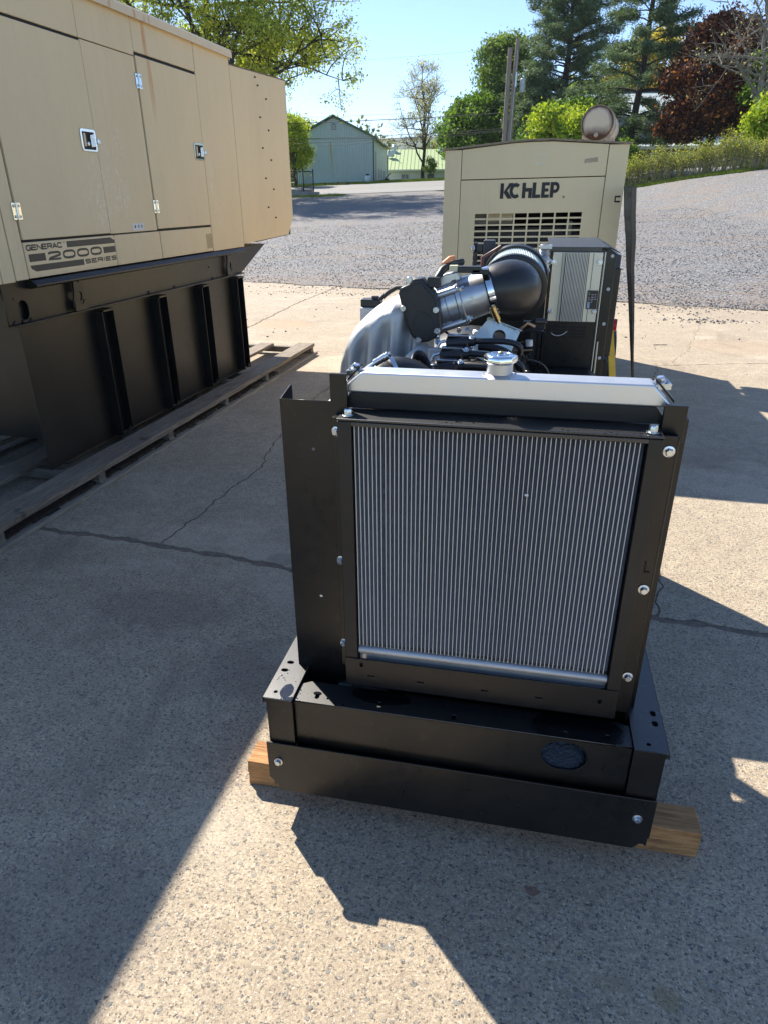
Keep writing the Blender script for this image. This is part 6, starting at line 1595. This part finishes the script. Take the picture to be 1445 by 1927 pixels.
# hedge on the far side of the gravel, right, with rail fence behind
hx0, hy0 = XY(36.6, 11.3); 
hg = thing('hedge', 'tall scraggly hedge of thin stems along the top of the gravel slope', 'hedge', (hx0, hy0, tz(hx0, hy0)))
m = MB(); r = random.Random(77); HB = Vector((hx0, hy0, tz(hx0, hy0))); LP = []
def hline(u): return 36.2 - (u - 11.3) * 1.28
for i in range(620):
    u = r.uniform(10.3, 18.6); D = hline(u) + .55 + abs(r.gauss(0, .28)) ; x, y = XY(D, u); z = tz(x, y)
    h = r.uniform(.95, 1.62) * (.93 + .1 * math.sin(u * 3.1) + .05 * math.sin(u * 9)); w = .18 * h
    p0_ = Vector((x, y, z - .05)) - HB; p1 = p0_ + Vector((r.gauss(0, .08), r.gauss(0, .08), h * .5)); p2 = p1 + Vector((r.gauss(0, .13), r.gauss(0, .1), h * .5))
    m.tube([p0_, p1, p2], [.016, .012, .005], 4, False); LP += [tuple(p0_.lerp(p1, r.random()))] + [tuple(p1.lerp(p2, r.random())) for _ in range(4)] + [tuple(p2)]
    for _ in range(2):
        q = p1 + Vector((r.gauss(0, .17), r.gauss(0, .1), r.uniform(.1, .5))); m.tube([p1, q], [.008, .004], 3, False); LP.append(tuple(q))
stuff(obj('stems', m, M['stem'], hg))
rngh = np.random.default_rng(5); LPa = np.array(LP); n = 30000
P = LPa[rngh.integers(0, len(LPa), n)] + rngh.normal(size=(n, 3)) * np.array([.07, .07, .10]); V, F = quads(P, .030, rngh)
me = npmesh('foliage', V, F); finish(me, M['leaf_hedge'], None); c_ = bpy.data.objects.new('foliage', me); C.objects.link(c_); c_.parent = hg; stuff(c_)
fa = XY(hline(10.5) + 1.7, 10.5); fb = XY(hline(18.5) + 1.7, 18.5)
fe = thing('rail_fence', 'dark low rail fence behind the scraggly hedge', 'fence', (fa[0], fa[1], tz(*fa)))
fo = Vector((fa[0], fa[1], tz(*fa))); pv = None
for i in range(9):
    t = i / 8; x, y = fa[0] + (fb[0] - fa[0]) * t, fa[1] + (fb[1] - fa[1]) * t; p = Vector((x, y, tz(x, y))) - fo
    obj('post', MB().tube([p, p + Vector((0, 0, .62))], .05, 6), M['dark'], fe)
    if pv is not None: obj('rail', MB().tube([pv + Vector((0, 0, .45)), p + Vector((0, 0, .45))], .04, 6), M['dark'], fe)
    pv = p

# grass blades along the verges
def blades(name, label, n, fu, h, seed, inner):
    rg = np.random.default_rng(seed); P = []; 
    while len(P) < n:
        D, u = fu(rg); x, y = XY(D, u); P.append((x, y, tz(x, y) - .02))
    P = np.array(P); a = rg.uniform(0, 6.28, n); hh = h * rg.uniform(.5, 1.3, n); w = .02 + .012 * rg.random(n)
    dx = np.stack([np.cos(a) * w, np.sin(a) * w, 0 * a], 1); tp_ = P + np.stack([rg.normal(size=n) * hh * .4, rg.normal(size=n) * hh * .4, hh], 1)
    V = np.stack([P - dx, P + dx, tp_], 1).reshape(-1, 3); me = npmesh(name, V, np.arange(n * 3).reshape(n, 3)); finish(me, M['blade'], None)
    o = bpy.data.objects.new(name, me); C.objects.link(o); stuff(o); tag(o, label, 'grass')
blades('grass', 'green grass strip between the gravel slope and the hedge', 26000, lambda g: ((lambda u: (Dg(u) - .1 + abs(g.normal()) * .9, u))(g.uniform(9.5, 19))), .12, 1, None)
blades('roadside_grass', 'bright green verge grass between the road and the barn', 30000, lambda g: ((lambda u: (59.2 + .12 * u + g.random() ** 1.3 * 4.5, u))(g.uniform(-9, 8))), .12, 2, None)
blades('grass_patch', 'small grass patch at the foot of the steps', 9000, lambda g: (g.uniform(44.6, 46.0), g.uniform(-9, -2.2) - abs(g.normal()) * .4), .09, 3, None)
sheet('grass_apron', lambda u: 44.7 + .25 * math.sin(u * 2) + max(0, (u + 4) * .5), lambda u: 46.0, -12, -1.9, 5, 30, .02, M['grass'])
# twig on the slab
o = obj('twig', MB().tube([(1.45, 8.30, .006), (1.46, 8.52, .008), (1.62, 8.56, .006)], .004, 5), M['bark_pale']); tag(o, 'thin pale bent twig on the concrete right of the tan generator', 'twig')

# ============================================================ air: thin haze over the whole valley
hz = MB().box(-1900, 2300, -60, 2400, -1.5, 175).mesh('haze')
hm = bpy.data.materials.new('thin_blue_air'); hm.use_nodes = True; ht = hm.node_tree; ht.nodes.clear()
hv = ht.nodes.new('ShaderNodeVolumePrincipled'); hv.inputs['Color'].default_value = (.80, .88, 1., 1); hv.inputs['Density'].default_value = .00018; hv.inputs['Anisotropy'].default_value = .2
hout = ht.nodes.new('ShaderNodeOutputMaterial'); ht.links.new(hv.outputs[0], hout.inputs['Volume'])
hz.materials.append(hm); o = bpy.data.objects.new('haze', hz); C.objects.link(o); o['kind'] = 'stuff'
